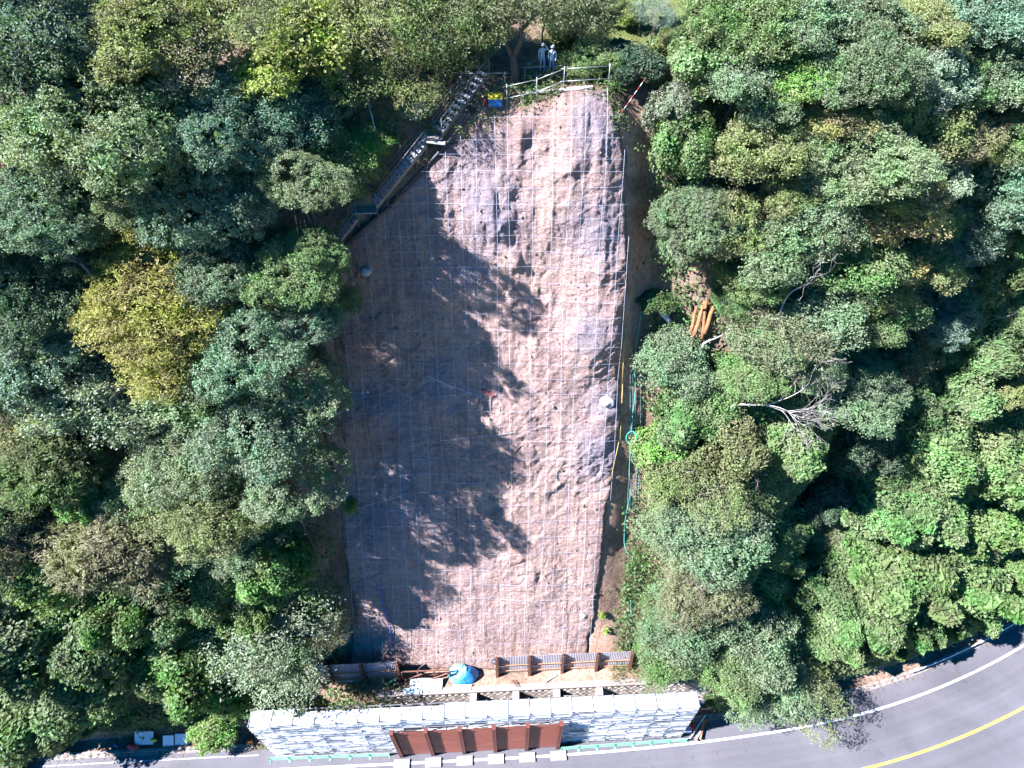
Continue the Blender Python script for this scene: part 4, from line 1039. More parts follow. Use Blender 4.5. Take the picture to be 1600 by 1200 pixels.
# ------------------------------------------------------------------ dead wood
def dead_tree(name, label, px, py, h, toward, L, r, depth, mat, seed, cat='dead tree', bend=0.3, kids=(2, 3), fork=0.62, trunk_to_ground=True, up=0.1):
    """leafless branches spreading from a photo point in the world direction `toward`, on a stem that stands in the ground"""
    g = G(seed); c, _, gz = above(px, py, h)
    root = empty(name, (c.x, c.y, gz - 0.1)); tag(root, label, cat)
    mb = MB(); p0 = Vector((0, 0, c.z - gz + 0.1))
    branch_mb(mb, g, p0, Vector(toward), L, r, depth, 6, bend, kids, 0.74, up, fork)
    mb.obj('branches', mat, root, True)
    if trunk_to_ground:
        t = MB(); d = Vector(toward).normalized()
        t.tube([Vector((-d.x * 0.5, -d.y * 0.5, 0)), Vector((-d.x * 0.35, -d.y * 0.3, p0.z * 0.5)), p0 + d * 0.1], [r * 1.5, r * 1.25, r * 1.02], 7); t.obj('trunk', mat, root, True)
    return root
dead_tree('dead_tree', 'large white leafless branch spreading to the right over the canopy', 1142, 634, 6.5, (1, 0.1, 0.12), 3.7, 0.095, 4, M['dead'], 511, bend=0.26, kids=(3, 4), up=0.0)
dead_tree('dead_tree', 'pale forked leafless branches poking up in the upper part of the right wood', 1226, 470, 6.8, (0.35, 0.5, 0.75), 2.0, 0.07, 4, M['dead'], 512, kids=(2, 3))
dead_tree('dead_tree', 'leafless grey trunk leaning left beside the yellow tree', 158, 442, 8.5, (-0.62, 0.35, 0.55), 3.4, 0.14, 3, M['deadbrown'], 513, bend=0.16, kids=(2, 2), fork=0.5)
dead_tree('dead_tree', 'thin bare branch at the right edge under the layered tree', 1604, 336, 6.5, (-0.9, -0.1, 0.2), 1.8, 0.07, 2, M['dead'], 514)
dead_tree('dead_tree', 'curved bare branch near the right edge above the upper vine column', 1598, 480, 6.0, (-0.8, -0.4, -0.2), 1.8, 0.06, 2, M['dead'], 515, up=-0.2)
dead_tree('dead_tree', 'bent pale branches in the tangle below the dead branch on the right rim', 1090, 745, 3.6, (-0.8, 0.1, 0.25), 1.6, 0.09, 3, M['dead'], 516, bend=0.6)
dead_tree('dead_tree', 'pale bare twigs right of the uprooted trunk', 1098, 538, 3.8, (0.9, 0.25, 0.2), 1.9, 0.09, 3, M['dead'], 517, bend=0.4)
dead_tree('dead_tree', 'short purple-grey bare twig in the shade of the gully', 1158, 735, 4.0, (0.7, -0.5, 0.1), 1.5, 0.06, 2, M['purple'], 518)
c, _, gz = above(462, 228, 6.0)
pt = empty('bare_tree', (c.x, c.y, gz - 0.1)); tag(pt, 'bare tree with purple twigs among the blue-green trees', 'bare tree')
o = TW[301].obj('branches', M['purple'], pt); o.location = (0, 0, c.z - gz); o.scale = (0.62, 0.62, 0.5)
link('trunk', TRUNKS[1], pt, (0, 0, 0), (0, 0, 1), (1.2, 1.2, c.z - gz))

# crest tree: forked dark trunk and an open crown
b = hit(804, 130); ct = empty('crest_tree', (b.x, b.y, b.z - 0.15)); tag(ct, 'tree with forked dark trunk standing on the crest beside the two workers', 'tree')
mb = MB()
mb.tube([(0, 0, 0), (0.02, 0, 0.6), (-0.05, 0, 1.5), (-0.12, 0, 2.1)], [0.36, 0.29, 0.25, 0.24], 10)
mb.tube([(-0.12, 0, 1.9), (-0.55, 0.05, 2.6), (-1.0, 0.1, 3.3), (-1.3, 0.2, 4.4)], [0.2, 0.17, 0.14, 0.07], 8)
mb.tube([(-0.1, 0, 1.9), (0.3, 0.0, 2.7), (0.42, 0.1, 3.6), (0.7, 0.2, 5.0)], [0.22, 0.2, 0.17, 0.08], 8)
mb.tube([(0.42, 0.1, 3.5), (1.3, 0.3, 4.3), (2.3, 0.6, 4.9)], [0.13, 0.1, 0.05], 7)
for k, (q, e) in enumerate([((-1.0, 0.1, 3.3), (-2.4, 0.2, 4.1)), ((-1.3, 0.2, 4.2), (-0.8, 0.5, 5.5)), ((0.6, 0.2, 4.6), (0.2, 0.3, 6.2)), ((2.3, 0.6, 4.9), (4.0, 0.9, 5.2)), ((-0.7, 0.1, 2.8), (-2.2, -0.3, 3.0))]):
    mb.tube([q, ((q[0] + e[0]) / 2, (q[1] + e[1]) / 2, (q[2] + e[2]) / 2 + 0.15), e], [0.07, 0.05, 0.025], 6)
mb.obj('trunk', M['bark'], ct, True)
cm = crown_mesh('crown', 611, [(-1.9, 0.4, 3.6, 1.7, 1.5, 1.1), (-0.7, 0.6, 4.8, 1.9, 1.6, 1.1), (1.4, 0.9, 5.0, 1.9, 1.6, 0.9), (3.4, 1.0, 4.6, 1.7, 1.5, 0.95), (5.0, 1.2, 3.8, 1.3, 1.3, 0.9), (-2.8, 0.6, 4.9, 1.5, 1.5, 1.0)], 0.55, 0.4, 13, 14, 0.19, 0.085, up=0.3, spread=1.0, core=False, keep=0.9)
o = link('crown', cm, ct); o.color = (0.18, 0.205, 0.10, 1)

# cut logs, fallen trunk, root plate
def log_thing(name, label, a, b, r, mat, cat='log', n=10, ends=None):
    a = Vector(a); b = Vector(b); m = MB(); d = b - a
    side = d.cross(Vector((0, 0, 1))).normalized()
    m.tube([Vector((0, 0, 0)), d * 0.33 + side * r * 0.25, d * 0.7 - side * r * 0.15, d], [r * 1.05, r, r * 0.95, r * 0.88], n)
    o = m.obj(name, mat, None, True, loc=a); tag(o, label, cat); return o
bt, _, gz = above(1096, 500, 2.9)
sl = (Vector(FW) * 0 + Vector(UPV))
for k, (ox, oz, L, lab) in enumerate([(-0.62, 0, 2.2, 'leftmost and shortest of the orange cut logs'), (-0.2, 0.05, 2.9, 'second orange cut log from the left in the bundle'), (0.2, 0.02, 3.0, 'third orange cut log from the left in the bundle'), (0.58, -0.02, 2.3, 'rightmost orange cut log in the bundle')]):
    cpt = bt + Vector((ox, 0, 0)); ax = Vector((0.2 + 0.13 * math.sin(k * 2.4), 0.62, 0.75 + 0.08 * math.cos(k * 3.1))).normalized()
    log_thing('cut_log', lab, cpt - ax * L / 2, cpt + ax * L / 2 + Vector((0, 0, oz)), 0.13 + 0.04 * (k % 2), M['log'])['group'] = 'orange cut logs'
a, _, _ = above(1070, 535, 1.6); b, _, _ = above(1110, 566, 1.0)
log_thing('fallen_trunk', 'dark fallen trunk below the orange logs', a, b, 0.27, M['bark'], 'fallen trunk')
a, _, _ = above(1028, 480, 1.4); b, _, _ = above(1048, 505, 0.9)
log_thing('fallen_trunk', 'pale split trunk left of the orange logs', a, b, 0.24, M['plank_pale'], 'fallen trunk')
c, _, gz = above(1074, 512, 1.5)
rp_ = empty('root_plate', (c.x, c.y, gz)); tag(rp_, 'reddish brown tangle of upturned roots between the logs and fallen trunk', 'roots')
o = TW[302].obj('roots', M['deadbrown'], rp_); o.location = (0, 0, c.z - gz); o.scale = (0.42, 0.42, 0.35)

# ------------------------------------------------------------------ rope net on the cleared slope
net = empty('rope_net', tuple(rock_pt(-3, 10)[0])); tag(net, 'grid of white ropes stretched over the cleared rock slope', 'rope net')
nb = Vector(net.location)
def draped(xs, vs_, lift=0.07, smooth=7):
    xs = np.asarray(xs, float); vs_ = np.asarray(vs_, float)
    off = rock_off(xs, vs_)
    m = np.max(np.stack([np.roll(np.pad(off, smooth, mode='edge'), s)[smooth:-smooth] for s in range(-smooth, smooth + 1)]), 0)
    k = np.hanning(2 * smooth + 3); k /= k.sum(); m = np.convolve(np.pad(m, smooth + 1, mode='edge'), k, mode='valid')
    off = np.maximum(off + 0.02, 0.35 * off + 0.65 * m)
    return base(xs, vs_) + normal(vs_) * (off + lift)[:, None]
def rope_part(name, pts, r, mat, parent, n=4):
    m = MB(); m.tube([Vector(p) - nb for p in pts], r, n); return m.obj(name, mat, parent, True)
gr_ = G(700)
for i in range(20):
    x0 = 8.35 - 1.2 * i + gr_.uniform(-0.22, 0.22)
    vs_ = np.arange(V_SLOPE0 + 0.3, V_CREST + 0.5, 0.35)
    xx = x0 + 0.35 * sstep(10, 30, vs_) * (0.2 if x0 < 0 else 1) + 0.12 * fbm(vs_ * 0.15, vs_ * 0 + i, 2, 7) + (vs_ - 30) * gr_.uniform(-0.006, 0.006)
    ok = poly_sd(xx, vs_) > 0.1
    if ok.sum() < 6: continue
    j0 = int(np.argmax(ok)); j1 = len(ok) - int(np.argmax(ok[::-1]))
    rope_part('vertical_rope', draped(xx[j0:j1], vs_[j0:j1]), 0.009, M['rope'], net)
rows = [to_xv(800, y)[1] for y in np.arange(190, 1030, 24.6)]
for i, v0 in enumerate(rows):
    xx = np.arange(-17, 11, 0.35); sag = 0.02 * (xx + 3) ** 2 * gr_.uniform(-0.12, 0.03)
    vs_ = v0 + sag + 0.14 * fbm(xx * 0.2, xx * 0 + i * 3.1, 2, 8)
    ok = poly_sd(xx, vs_) > 0.1
    if ok.sum() < 6: continue
    j0 = int(np.argmax(ok)); j1 = len(ok) - int(np.argmax(ok[::-1]))
    rope_part('horizontal_rope', draped(xx[j0:j1], vs_[j0:j1]), 0.007, M['rope'], net)
for i in range(15):                                                     # steel wires hanging down over the foot
    x0 = gr_.uniform(-12, 6.8); v1 = gr_.uniform(14, 34); vs_ = np.arange(V_SLOPE0 + 0.3, v1, 0.4)
    xx = x0 + 0.1 * fbm(vs_ * 0.2, vs_ * 0 + i * 2.2, 2, 9)
    rope_part('wire', draped(xx, vs_, 0.05), 0.008 + 0.006 * (i % 3 == 0), M['wire'], net, 3)
# loose stones and clods lying all over the slope
gq = G(777); nst = 2600; sx_ = gq.uniform(-17, 10, nst); sv_ = gq.uniform(V_SLOPE0 + 0.5, V_CREST - 0.5, nst)
okq = (poly_sd(sx_, sv_) > 0.3) & (fbm(sx_ * 0.3, sv_ * 0.3, 3, 131) > -0.15); sx_ = sx_[okq]; sv_ = sv_[okq]
SP_ = rock_pt(sx_, sv_, 0.0); ico = bmesh.new(); bmesh.ops.create_icosphere(ico, subdivisions=1, radius=1); iv = np.array([v.co[:] for v in ico.verts]); iff = np.array([[v.index for v in f.verts] for f in ico.faces]); ico.free()
rad = 0.035 + 0.11 * gq.power(0.25, len(sx_)); VV_ = []; FF_ = []
for q in range(len(sx_)):
    k_ = iv * (rad[q] * gq.uniform(0.6, 1.3, (len(iv), 1))) * gq.uniform(0.6, 1.4, 3); VV_.append(k_ + SP_[q]); FF_.append(iff + q * len(iv))
VV_ = np.concatenate(VV_); FF_ = np.concatenate(FF_)
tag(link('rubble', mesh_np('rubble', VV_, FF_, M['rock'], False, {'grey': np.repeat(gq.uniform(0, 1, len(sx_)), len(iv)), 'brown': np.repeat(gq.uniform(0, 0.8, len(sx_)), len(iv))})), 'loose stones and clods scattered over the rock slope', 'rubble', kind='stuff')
for (pa, pb) in [((668, 582), (770, 622)), (((690, 682)), (806, 664)), ((818, 592), (868, 622)), ((640, 760), (560, 790)), ((760, 745), (690, 748))]:
    (xa, va), (xb, vb) = to_xv(*pa), to_xv(*pb); rope_part('loose_rope', draped(np.linspace(xa, xb, 16), np.linspace(va, vb, 16), 0.1), 0.014, M['rope'], net)
# blue rope hanging in the lower left
xv = [to_xv(*p) for p in [(592, 905), (600, 940), (608, 975), (613, 1005)]]
t_ = np.linspace(0, 3, 24); xx = np.interp(t_, range(4), [q[0] for q in xv]); vs_ = np.interp(t_, range(4), [q[1] for q in xv])
m = MB(); m.tube([Vector(p) for p in draped(xx, vs_, 0.12)], 0.045, 5)
tag(m.obj('blue_rope', M['bluerope'], None, True), 'blue rope hanging down the shaded lower left of the slope', 'rope')
# red marker frame in the middle of the slope
p = hit(762, 614); root = empty('slope_marker', p); tag(root, 'small red slope marker lying at the middle of the slope', 'marker')
ex = Vector((1, 0, 0)); ev = Vector((0, 0.48, 0.88)); en = Vector((0, -0.88, 0.48))
mb = MB(); mb.bar(ex * -0.45 + ev * 0.28 + en * 0.2, ex * 0.4 - ev * 0.18 + en * 0.2, 0.07); mb.obj('bar', M['red'], root)
mb = MB(); mb.bar(ex * 0.3 - ev * 0.35 + en * 0.17, ex * 0.48 + ev * 0.12 + en * 0.22, 0.06); mb.obj('cross_bar', M['red'], root)
mb = MB(); mb.bar(ex * -0.5 + ev * 0.1 + en * 0.1, ex * -0.3 + ev * 0.45 + en * 0.2, 0.06); mb.obj('cross_bar', M['red'], root)
mb = MB(); mb.bar(ex * 0.2 - ev * 0.2 + en * 0.15, ex * 0.2 - ev * 1.6 + en * 0.1, 0.05); mb.obj('stake', M['plank_pale'], root)
# loose stones
def stone(name, label, px, py, r, mat, seed, cat='stone', lift=0.3):
    p = hit(px, py); g = G(seed); bm = bmesh.new(); bmesh.ops.create_icosphere(bm, subdivisions=2, radius=1)
    for v in bm.verts:
        k = 1 + 0.35 * float(fbm(np.array([v.co.x * 1.3 + seed]), np.array([v.co.y * 1.3 + v.co.z]), 3, seed)[0])
        v.co = Vector((v.co.x * r * k * 1.2, v.co.y * r * k, v.co.z * r * k * 0.8))
    me = bpy.data.meshes.new(name); bm.to_mesh(me); bm.free(); me.materials.append(mat)
    o = link(name, me, None, p + Vector((0, 0, r * lift)), (0, 0, seed)); return tag(o, label, cat)
stone('boulder', 'pale loose stone at the lower right of the slope', 911, 962, 0.28, M['concrete_pale'], 3)
stone('boulder', 'pale flat stone on the shaded upper left of the slope', 573, 425, 0.42, M['plank_pale'], 5)
stone('boulder', 'white boulder at the right edge of the slope', 949, 626, 0.5, M['rock_pale'], 9, lift=-0.2)
stone('boulder', 'grey stone by the tarp at the slope foot', 774, 1033, 0.3, M['darkmetal'], 11)
# seedlings at the lower right edge
for k, (px, py, lab) in enumerate([(940, 962, 'upper of two bright green seedlings on the bare earth at lower right'), (947, 985, 'lower of two bright green seedlings on the bare earth at lower right'), (968, 1020, 'tiny green seedling behind the right fence end'), (551, 796, 'bright leafy sapling on the left rim below the middle')]):
    p = hit(px, py); r = 0.42 if k < 3 else 0.8
    s_ = empty('seedling', p); tag(s_, lab, 'seedling')
    g = G(800 + k); n = 90 if k < 3 else 260; d = rand_dirs(g, n); d[:, 2] = np.abs(d[:, 2])
    v_, f_, a_ = leaf_quads(d * r * g.uniform(0.4, 1, (n, 1)) + [0, -0.15, r * 0.7], d + [0, 0, 0.8], 0.26, 0.13, g)
    o = link('foliage', mesh_np('foliage', v_, f_, M['leaf'], False, {'rnd': a_}), s_); o.color = (0.20, 0.28, 0.04, 1)
    mb = MB(); mb.tube([(0, 0, -0.1), (0, -0.1, r * 0.6), (0, -0.15, r)], [0.025, 0.02, 0.01], 5); mb.obj('stem', M['bark'], s_)

# ------------------------------------------------------------------ right rim: poles, turquoise rope, net
def land_line(pts_px, lift, n=40):
    t = np.linspace(0, len(pts_px) - 1, n); out = []
    for u in t:
        i = min(int(u), len(pts_px) - 2); f = u - i
        a, b = pts_px[i], pts_px[i + 1]; out.append(hit(a[0] + (b[0] - a[0]) * f, a[1] + (b[1] - a[1]) * f) + Vector((0, -0.5, 0.5)).normalized() * lift)
    return out
def smooth_pts(P, k=2):
    Q = [p.copy() for p in P]
    for _ in range(k):
        for i in range(1, len(Q) - 1): Q[i] = (Q[i - 1] + Q[i] * 2 + Q[i + 1]) / 4
    return Q
for lab, pts, mat, r, lift in [
    ('long yellow pole lying along the right edge of the rock, upper one', [(976, 520), (971, 600)], 'bamboo', 0.036, 0.3),
    ('long yellow pole lying along the right edge of the rock, lower one', [(972, 596), (968, 688)], 'bamboo', 0.036, 0.3),
    ('short yellow pole leaning across the right rim', [(976, 522), (988, 558)], 'bamboo', 0.03, 0.35),
    ('thin yellow pole lying below the rope coil on the right rim', [(966, 690), (953, 750)], 'bamboo', 0.03, 0.3)]:
    P = land_line(pts, lift, 8); m = MB(); a, b = P[0], P[-1]; m.tube([a, a * 0.66 + b * 0.34, a * 0.33 + b * 0.67, b], [r, r * 0.95, r * 0.9, r * 0.8], 7)
    tag(m.obj('pole', M[mat], None, True), lab, 'pole')
P = smooth_pts(land_line([(1004, 470), (996, 520), (990, 560), (992, 610), (987, 650), (985, 683)], 0.3, 44), 3); m = MB(); m.tube(P, 0.024, 5); tag(m.obj('turquoise_rope', M['greenrope'], None, True), 'turquoise rope running down the right rim above its coil', 'rope')
P = smooth_pts(land_line([(985, 690), (982, 730), (984, 770), (975, 815), (974, 850), (982, 870)], 0.3, 44), 3); m = MB(); m.tube(P, 0.024, 5); tag(m.obj('turquoise_rope', M['greenrope'], None, True), 'turquoise rope running down the right rim below its coil', 'rope')
P = smooth_pts(land_line([(984, 930), (986, 980), (992, 1012)], 0.3, 24), 3); m = MB(); m.tube(P, 0.022, 5); tag(m.obj('turquoise_rope', M['greenrope'], None, True), 'turquoise rope on the grass at the lowest right rim', 'rope')
p = hit(985, 683) + Vector((0, -0.3, 0.35)); m = MB()
for k in range(4):
    m.tube([p + Vector((math.cos(a) * (0.36 + 0.035 * k), 0, 0)) + Vector((0, 0.45, 0.89)) * (math.sin(a) * (0.5 + 0.03 * k)) + Vector((0, -0.9, 0.45)) * (0.03 * k) for a in np.linspace(0, 6.28, 21)], 0.03, 5)
tag(m.obj('rope_coil', M['greenrope'], None, True), 'coil of turquoise rope on the right rim of the slope', 'rope coil')
# debris net strip: a loose lattice lying on the rim
nt_ = MB(); cols = []
for k in range(5):
    P = land_line([(990 + k * 4, 430), (984 + k * 4, 560), (984 + k * 4, 700), (979 + k * 4, 800)], 0.22, 60); cols.append(P); nt_.tube(P, 0.018, 3)
for i in range(0, 60, 1): nt_.tube([cols[k][i] for k in range(5)], 0.014, 3)
tag(nt_.obj('safety_net', M['net']), 'grey-green safety net strip lying along the right rim', 'net')

# ------------------------------------------------------------------ crest: railing, plank, striped pole, bin
def pipe_between(name, a, b, r, mat, parent, org):
    m = MB(); m.tube([Vector(a) - org, Vector(b) - org], r, 7); return m.obj(name, mat, parent, True)
def rail_fence(label, feet, h, rails, r=0.026, name='pipe_railing'):
    F = [hit(*q) for q in feet]; org = F[0].copy(); root = empty(name, org); tag(root, label, 'railing')
    for f, q in zip(F, feet): pipe_between('post', f - Vector((0, 0, 0.3)), f + Vector((0, 0, h)), r, M['galv'], root, org)
    for z in rails:
        for a, b in zip(F[:-1], F[1:]): 
            d = (b - a).normalized() * 0.25; pipe_between('rail', a + Vector((0, 0, z)) - d, b + Vector((0, 0, z)) + d, r * 0.9, M['galv'], root, org)
    return root
rail_fence('galvanised pipe railing along the crest in front of the two workers', [(792, 172), (838, 162), (880, 146), (949, 142)], 1.75, [0.8, 1.6])
rail_fence('second pipe railing behind the crest near the workers feet', [(820, 130), (864, 128), (905, 124), (948, 122)], 1.1, [0.5, 1.05])
a = hit(816, 149, 0.15); b = hit(926, 139, 0.15); m = MB(); m.bar(Vector((0, 0, 0)), b - a, 0.34, 0.09)
tag(m.obj('plank', M['plank_pale'], loc=a), 'long pale plank lying along the crest below the railing', 'plank')
a = hit(966, 183); b = a + Vector((1.55, 0.4, 2.4)); root = empty('striped_pole', a); tag(root, 'thin red and white striped pole leaning at the upper right corner of the slope', 'pole')
N_ = 10
for k in range(N_):
    m = MB(); m.tube([(b - a) * (k / N_), (b - a) * ((k + 1) / N_)], 0.02, 7); m.obj('band', M['red'] if k % 2 else M['strap'], root, True)
# yellow and blue bin with a red extinguisher beside it
p = hit(774, 168); root = empty('storage_bin', p); tag(root, 'blue bin with yellow lid at the top of the stairs', 'bin')
m = MB(); m.box((0, 0, 0.42), (0.95, 0.6, 0.5)); m.box((0, -0.305, 0.6), (0.9, 0.02, 0.06)); m.obj('body', M['blue'], root)
m = MB(); m.box((0, 0.06, 0.75), (1.0, 0.72, 0.1), Matrix.Rotation(R(12), 3, 'X')); m.box((0, 0.1, 0.82), (0.86, 0.5, 0.05), Matrix.Rotation(R(12), 3, 'X')); m.obj('lid', M['yellow'], root)
for sx in (-1, 1):
    for sy in (-1, 1): m = MB(); m.box((sx * 0.42, sy * 0.24, 0.04), (0.07, 0.07, 0.34)); m.obj('leg', M['darkmetal'], root)
p = hit(759, 166); root = empty('fire_extinguisher', p); tag(root, 'red fire extinguisher left of the blue and yellow bin', 'extinguisher')
m = MB(); m.tube([(0, 0, 0), (0, 0, 0.05), (0, 0, 0.42), (0, 0, 0.5), (0, 0, 0.54)], [0.12, 0.14, 0.14, 0.09, 0.04], 12); m.obj('cylinder', M['red'], root, True)
m = MB(); m.box((0, -0.03, 0.58), (0.05, 0.16, 0.04)); m.tube([(0.03, 0, 0.56), (0.14, -0.02, 0.45), (0.16, -0.03, 0.2)], 0.018, 5); m.obj('hose', M['darkmetal'], root)

# ------------------------------------------------------------------ scaffold stairs up the left rim
def stairs(name, label, flights, width=1.05):
    org = flights[0][0].copy(); root = empty(name, org); tag(root, label, 'stairs')
    for (a, b) in flights:
        d = b - a; hd = Vector((d.x, d.y, 0)); L = hd.length; hd.normalize(); sd_ = Vector((hd.y, -hd.x, 0)); n = max(3, int(d.z / 0.27))
        for s in (-1, 1):
            m = MB(); o_ = sd_ * (s * width / 2); m.bar(a - org + o_ - Vector((0, 0, 0.08)), b - org + o_ - Vector((0, 0, 0.08)), 0.05, 0.2); m.obj('stringer', M['galv_dark'], root)
            for z in (0.3, 0.65, 1.05):
                pipe_between('handrail', a + o_ + Vector((0, 0, z)), b + o_ + Vector((0, 0, z)), 0.032, M['galv_dark'], root, org)
            k = max(2, int(d.length / 0.95))
            for q in range(k + 1):
                f = a + d * (q / k) + o_; pipe_between('post', f - Vector((0, 0, 1.3)), f + Vector((0, 0, 1.1)), 0.032, M['galv_dark'], root, org)
        for k in range(n):
            f = a + d * ((k + 0.5) / n) - org; m = MB(); m.box((0, 0, 0), (0.28, width - 0.06, 0.05)); t = m.obj('tread', M['galv_white'], root, loc=f, rot=(0, 0, math.atan2(hd.y, hd.x)))
    for (a, b), (c_, e) in zip(flights[:-1], flights[1:]):
        mid = (b + c_) / 2 - org; d = c_ - b; m = MB(); m.box((0, 0, 0), (max(0.9, Vector((d.x, d.y, 0)).length + 0.3), width + 0.1, 0.06)); m.obj('landing', M['timber'], root, loc=mid, rot=(0, 0, math.atan2(d.y, d.x)))
    return root
def lifted(px, py, h): return above(px, py, h)[0]
F1 = (lifted(508, 398, 0.7), lifted(556, 336, 0.9)); F2 = (lifted(585, 318, 0.9), lifted(662, 222, 0.9)); F3 = (lifted(684, 205, 0.9), lifted(757, 110, 0.7))
stairs('scaffold_stairs', 'galvanised scaffold stairs in three flights climbing the left rim of the slope', [F1, F2, F3])
for k, (pts, lab) in enumerate([([(506, 412), (560, 366), (612, 322)], 'lower dark pipe lying along the stair side rim of the slope'), ([(612, 320), (660, 268), (700, 226), (742, 172)], 'upper dark pipe lying along the stair side rim of the slope')]):
    P = smooth_pts(land_line(pts, 0.25, 16), 4); m = MB(); m.tube(P, 0.13, 8); tag(m.obj('drain_pipe', M['darkmetal'], None, True), lab, 'pipe')
p = lifted(681, 222, 1.2); m = MB(); m.box((0, 0, 0), (1.3, 0.5, 0.06), Matrix.Rotation(R(8), 3, 'Y')); tag(m.obj('loose_board', M['plank_pale'], loc=p), 'white board jutting out from the middle stair landing', 'board')
for k, (px, py, h, lean, lab) in enumerate([(602, 262, 5.0, -0.5, 'long thin pole standing in the wood left of the stairs'), (580, 305, 3.0, -0.3, 'thin pole standing left of the middle stair flight'), (732, 118, 3.0, -0.1, 'pole standing at the head of the stairs')]):
    p = hit(px, py); m = MB(); m.tube([p - Vector((0, 0, 0.3)), p + Vector((lean, 0, h))], 0.035, 6); tag(m.obj('pole', M['galv'], None, True), lab, 'pole')
rail_fence('pipe railing crossing the head of the stairs', [(722, 140), (789, 140)], 1.2, [1.1])

# ------------------------------------------------------------------ two workers on the crest
def worker(px, py, face_rz, label, arm_up, seed):
    p = hit(px, py); root = empty('person', p, face_rz); tag(root, label, 'person')
    # joints in a frame where the figure faces -Y; index: radius
    J = {}
    def j(n, x, y, z, r): J[n] = (Vector((x, y, z)), r)
    j('pel', 0, 0, 0.95, 0.145); j('wai', 0, 0.0, 1.10, 0.13); j('che', 0, 0.01, 1.30, 0.15); j('nkb', 0, 0.0, 1.46, 0.075); j('nek', 0, -0.01, 1.52, 0.058); j('hed', 0, -0.02, 1.62, 0.098); j('top', 0, -0.01, 1.71, 0.08)
    E = [('pel', 'wai'), ('wai', 'che'), ('che', 'nkb'), ('nkb', 'nek'), ('nek', 'hed'), ('hed', 'top')]
    for s, sd_ in ((-1, 'l'), (1, 'r')):
        j('hip' + sd_, s * 0.10, 0, 0.88, 0.10); j('kne' + sd_, s * 0.12, -0.02 - 0.05 * (s == 1), 0.50, 0.065); j('ank' + sd_, s * 0.13, 0.02 - 0.08 * (s == 1), 0.10, 0.045); j('toe' + sd_, s * 0.15, -0.14 - 0.08 * (s == 1), 0.045, 0.042)
        E += [('pel', 'hip' + sd_), ('hip' + sd_, 'kne' + sd_), ('kne' + sd_, 'ank' + sd_), ('ank' + sd_, 'toe' + sd_)]
        j('sho' + sd_, s * 0.19, 0.0, 1.41, 0.066)
        if arm_up and s == 1:
            j('elb' + sd_, s * 0.36, -0.12, 1.42, 0.046); j('wri' + sd_, s * 0.17, -0.17, 1.66, 0.034); j('pal' + sd_, s * 0.12, -0.14, 1.72, 0.036)
        else:
            j('elb' + sd_, s * 0.26, 0.03, 1.14, 0.046); j('wri' + sd_, s * 0.24, -0.10, 0.92, 0.034); j('pal' + sd_, s * 0.23, -0.13, 0.84, 0.036)
        E += [('che', 'sho' + sd_), ('sho' + sd_, 'elb' + sd_), ('elb' + sd_, 'wri' + sd_), ('wri' + sd_, 'pal' + sd_)]
    keys = list(J); me = bpy.data.meshes.new('body_cage'); me.from_pydata([J[k][0] for k in keys], [(keys.index(a), keys.index(b)) for a, b in E], [])
    ob = bpy.data.objects.new('body_cage', me); COL.objects.link(ob)
    md = ob.modifiers.new('skin', 'SKIN'); sv = me.skin_vertices[0].data
    for i, k in enumerate(keys): sv[i].radius = (J[k][1], J[k][1] * (0.75 if k in ('pel', 'wai', 'che') else 1.0)); sv[i].use_root = (k == 'pel')
    sb = ob.modifiers.new('sub', 'SUBSURF'); sb.levels = 2; sb.render_levels = 2
    dg = bpy.context.evaluated_depsgraph_get(); ev_ = ob.evaluated_get(dg); bmx = bpy.data.meshes.new_from_object(ev_)
    bpy.data.objects.remove(ob)
    verts = [v.co.copy() for v in bmx.vertices]; faces = [tuple(q.vertices) for q in bmx.polygons]
    mb = MB()
    for f in faces:
        pass
    def mat_of(c):
        if c.z > 1.50 and abs(c.x) < 0.14 and c.y > -0.13 - 0.0: return 2
        for sd_ in 'lr':
            if (c - J['pal' + sd_][0]).length < 0.075: return 2
        if c.z < 0.085: return 3
        return 1 if c.z < 0.97 and abs(c.x) < 0.215 else 0
    mats = []
    for f in faces:
        c = sum((verts[i] for i in f), Vector()) / len(f); mats.append(mat_of(c))
    mb.add(verts, faces); mb.m = mats
    # five fingers on each hand, the thumb from the side of the palm
    for sd_, s in (('l', -1), ('r', 1)):
        pal, wri = J['pal' + sd_][0], J['wri' + sd_][0]; d = (pal - wri).normalized(); sx = d.cross(Vector((0, 1, 0))); sx = sx.normalized() if sx.length > 0.1 else Vector((1, 0, 0)); nb_ = d.cross(sx)
        for k in range(4):
            o_ = pal + sx * (0.018 * (k - 1.5)) + d * 0.02; ln = (0.072, 0.082, 0.076, 0.06)[k]
            mb.tube([o_, o_ + d * ln * 0.5 - nb_ * 0.008, o_ + d * ln * 0.8 - nb_ * 0.03], [0.010, 0.009, 0.007], 5, 2)
        o_ = pal - sx * 0.03 * s - d * 0.01; mb.tube([o_, o_ - sx * 0.025 * s + d * 0.02, o_ - sx * 0.03 * s + d * 0.05], [0.011, 0.010, 0.008], 5, 2)
    # nose and ears
    mb.tube([(0, -0.105, 1.645), (0, -0.135, 1.605), (0, -0.10, 1.595)], [0.008, 0.016, 0.01], 5, 2)
    for s in (-1, 1): mb.tube([(s * 0.094, 0.0, 1.645), (s * 0.106, 0.012, 1.62), (s * 0.094, 0.0, 1.59)], [0.012, 0.02, 0.01], 5, 2)
    mb.obj('body', [M['shirt'], M['trousers'], M['skin'], M['shoe']], root, True)
    m = MB()
    for s in (-1, 1): m.box((s * 0.034, -0.112, 1.635), (0.028, 0.012, 0.012))
    m.box((0, -0.113, 1.565), (0.045, 0.01, 0.008)); m.obj('face_features', M['hair'], root)
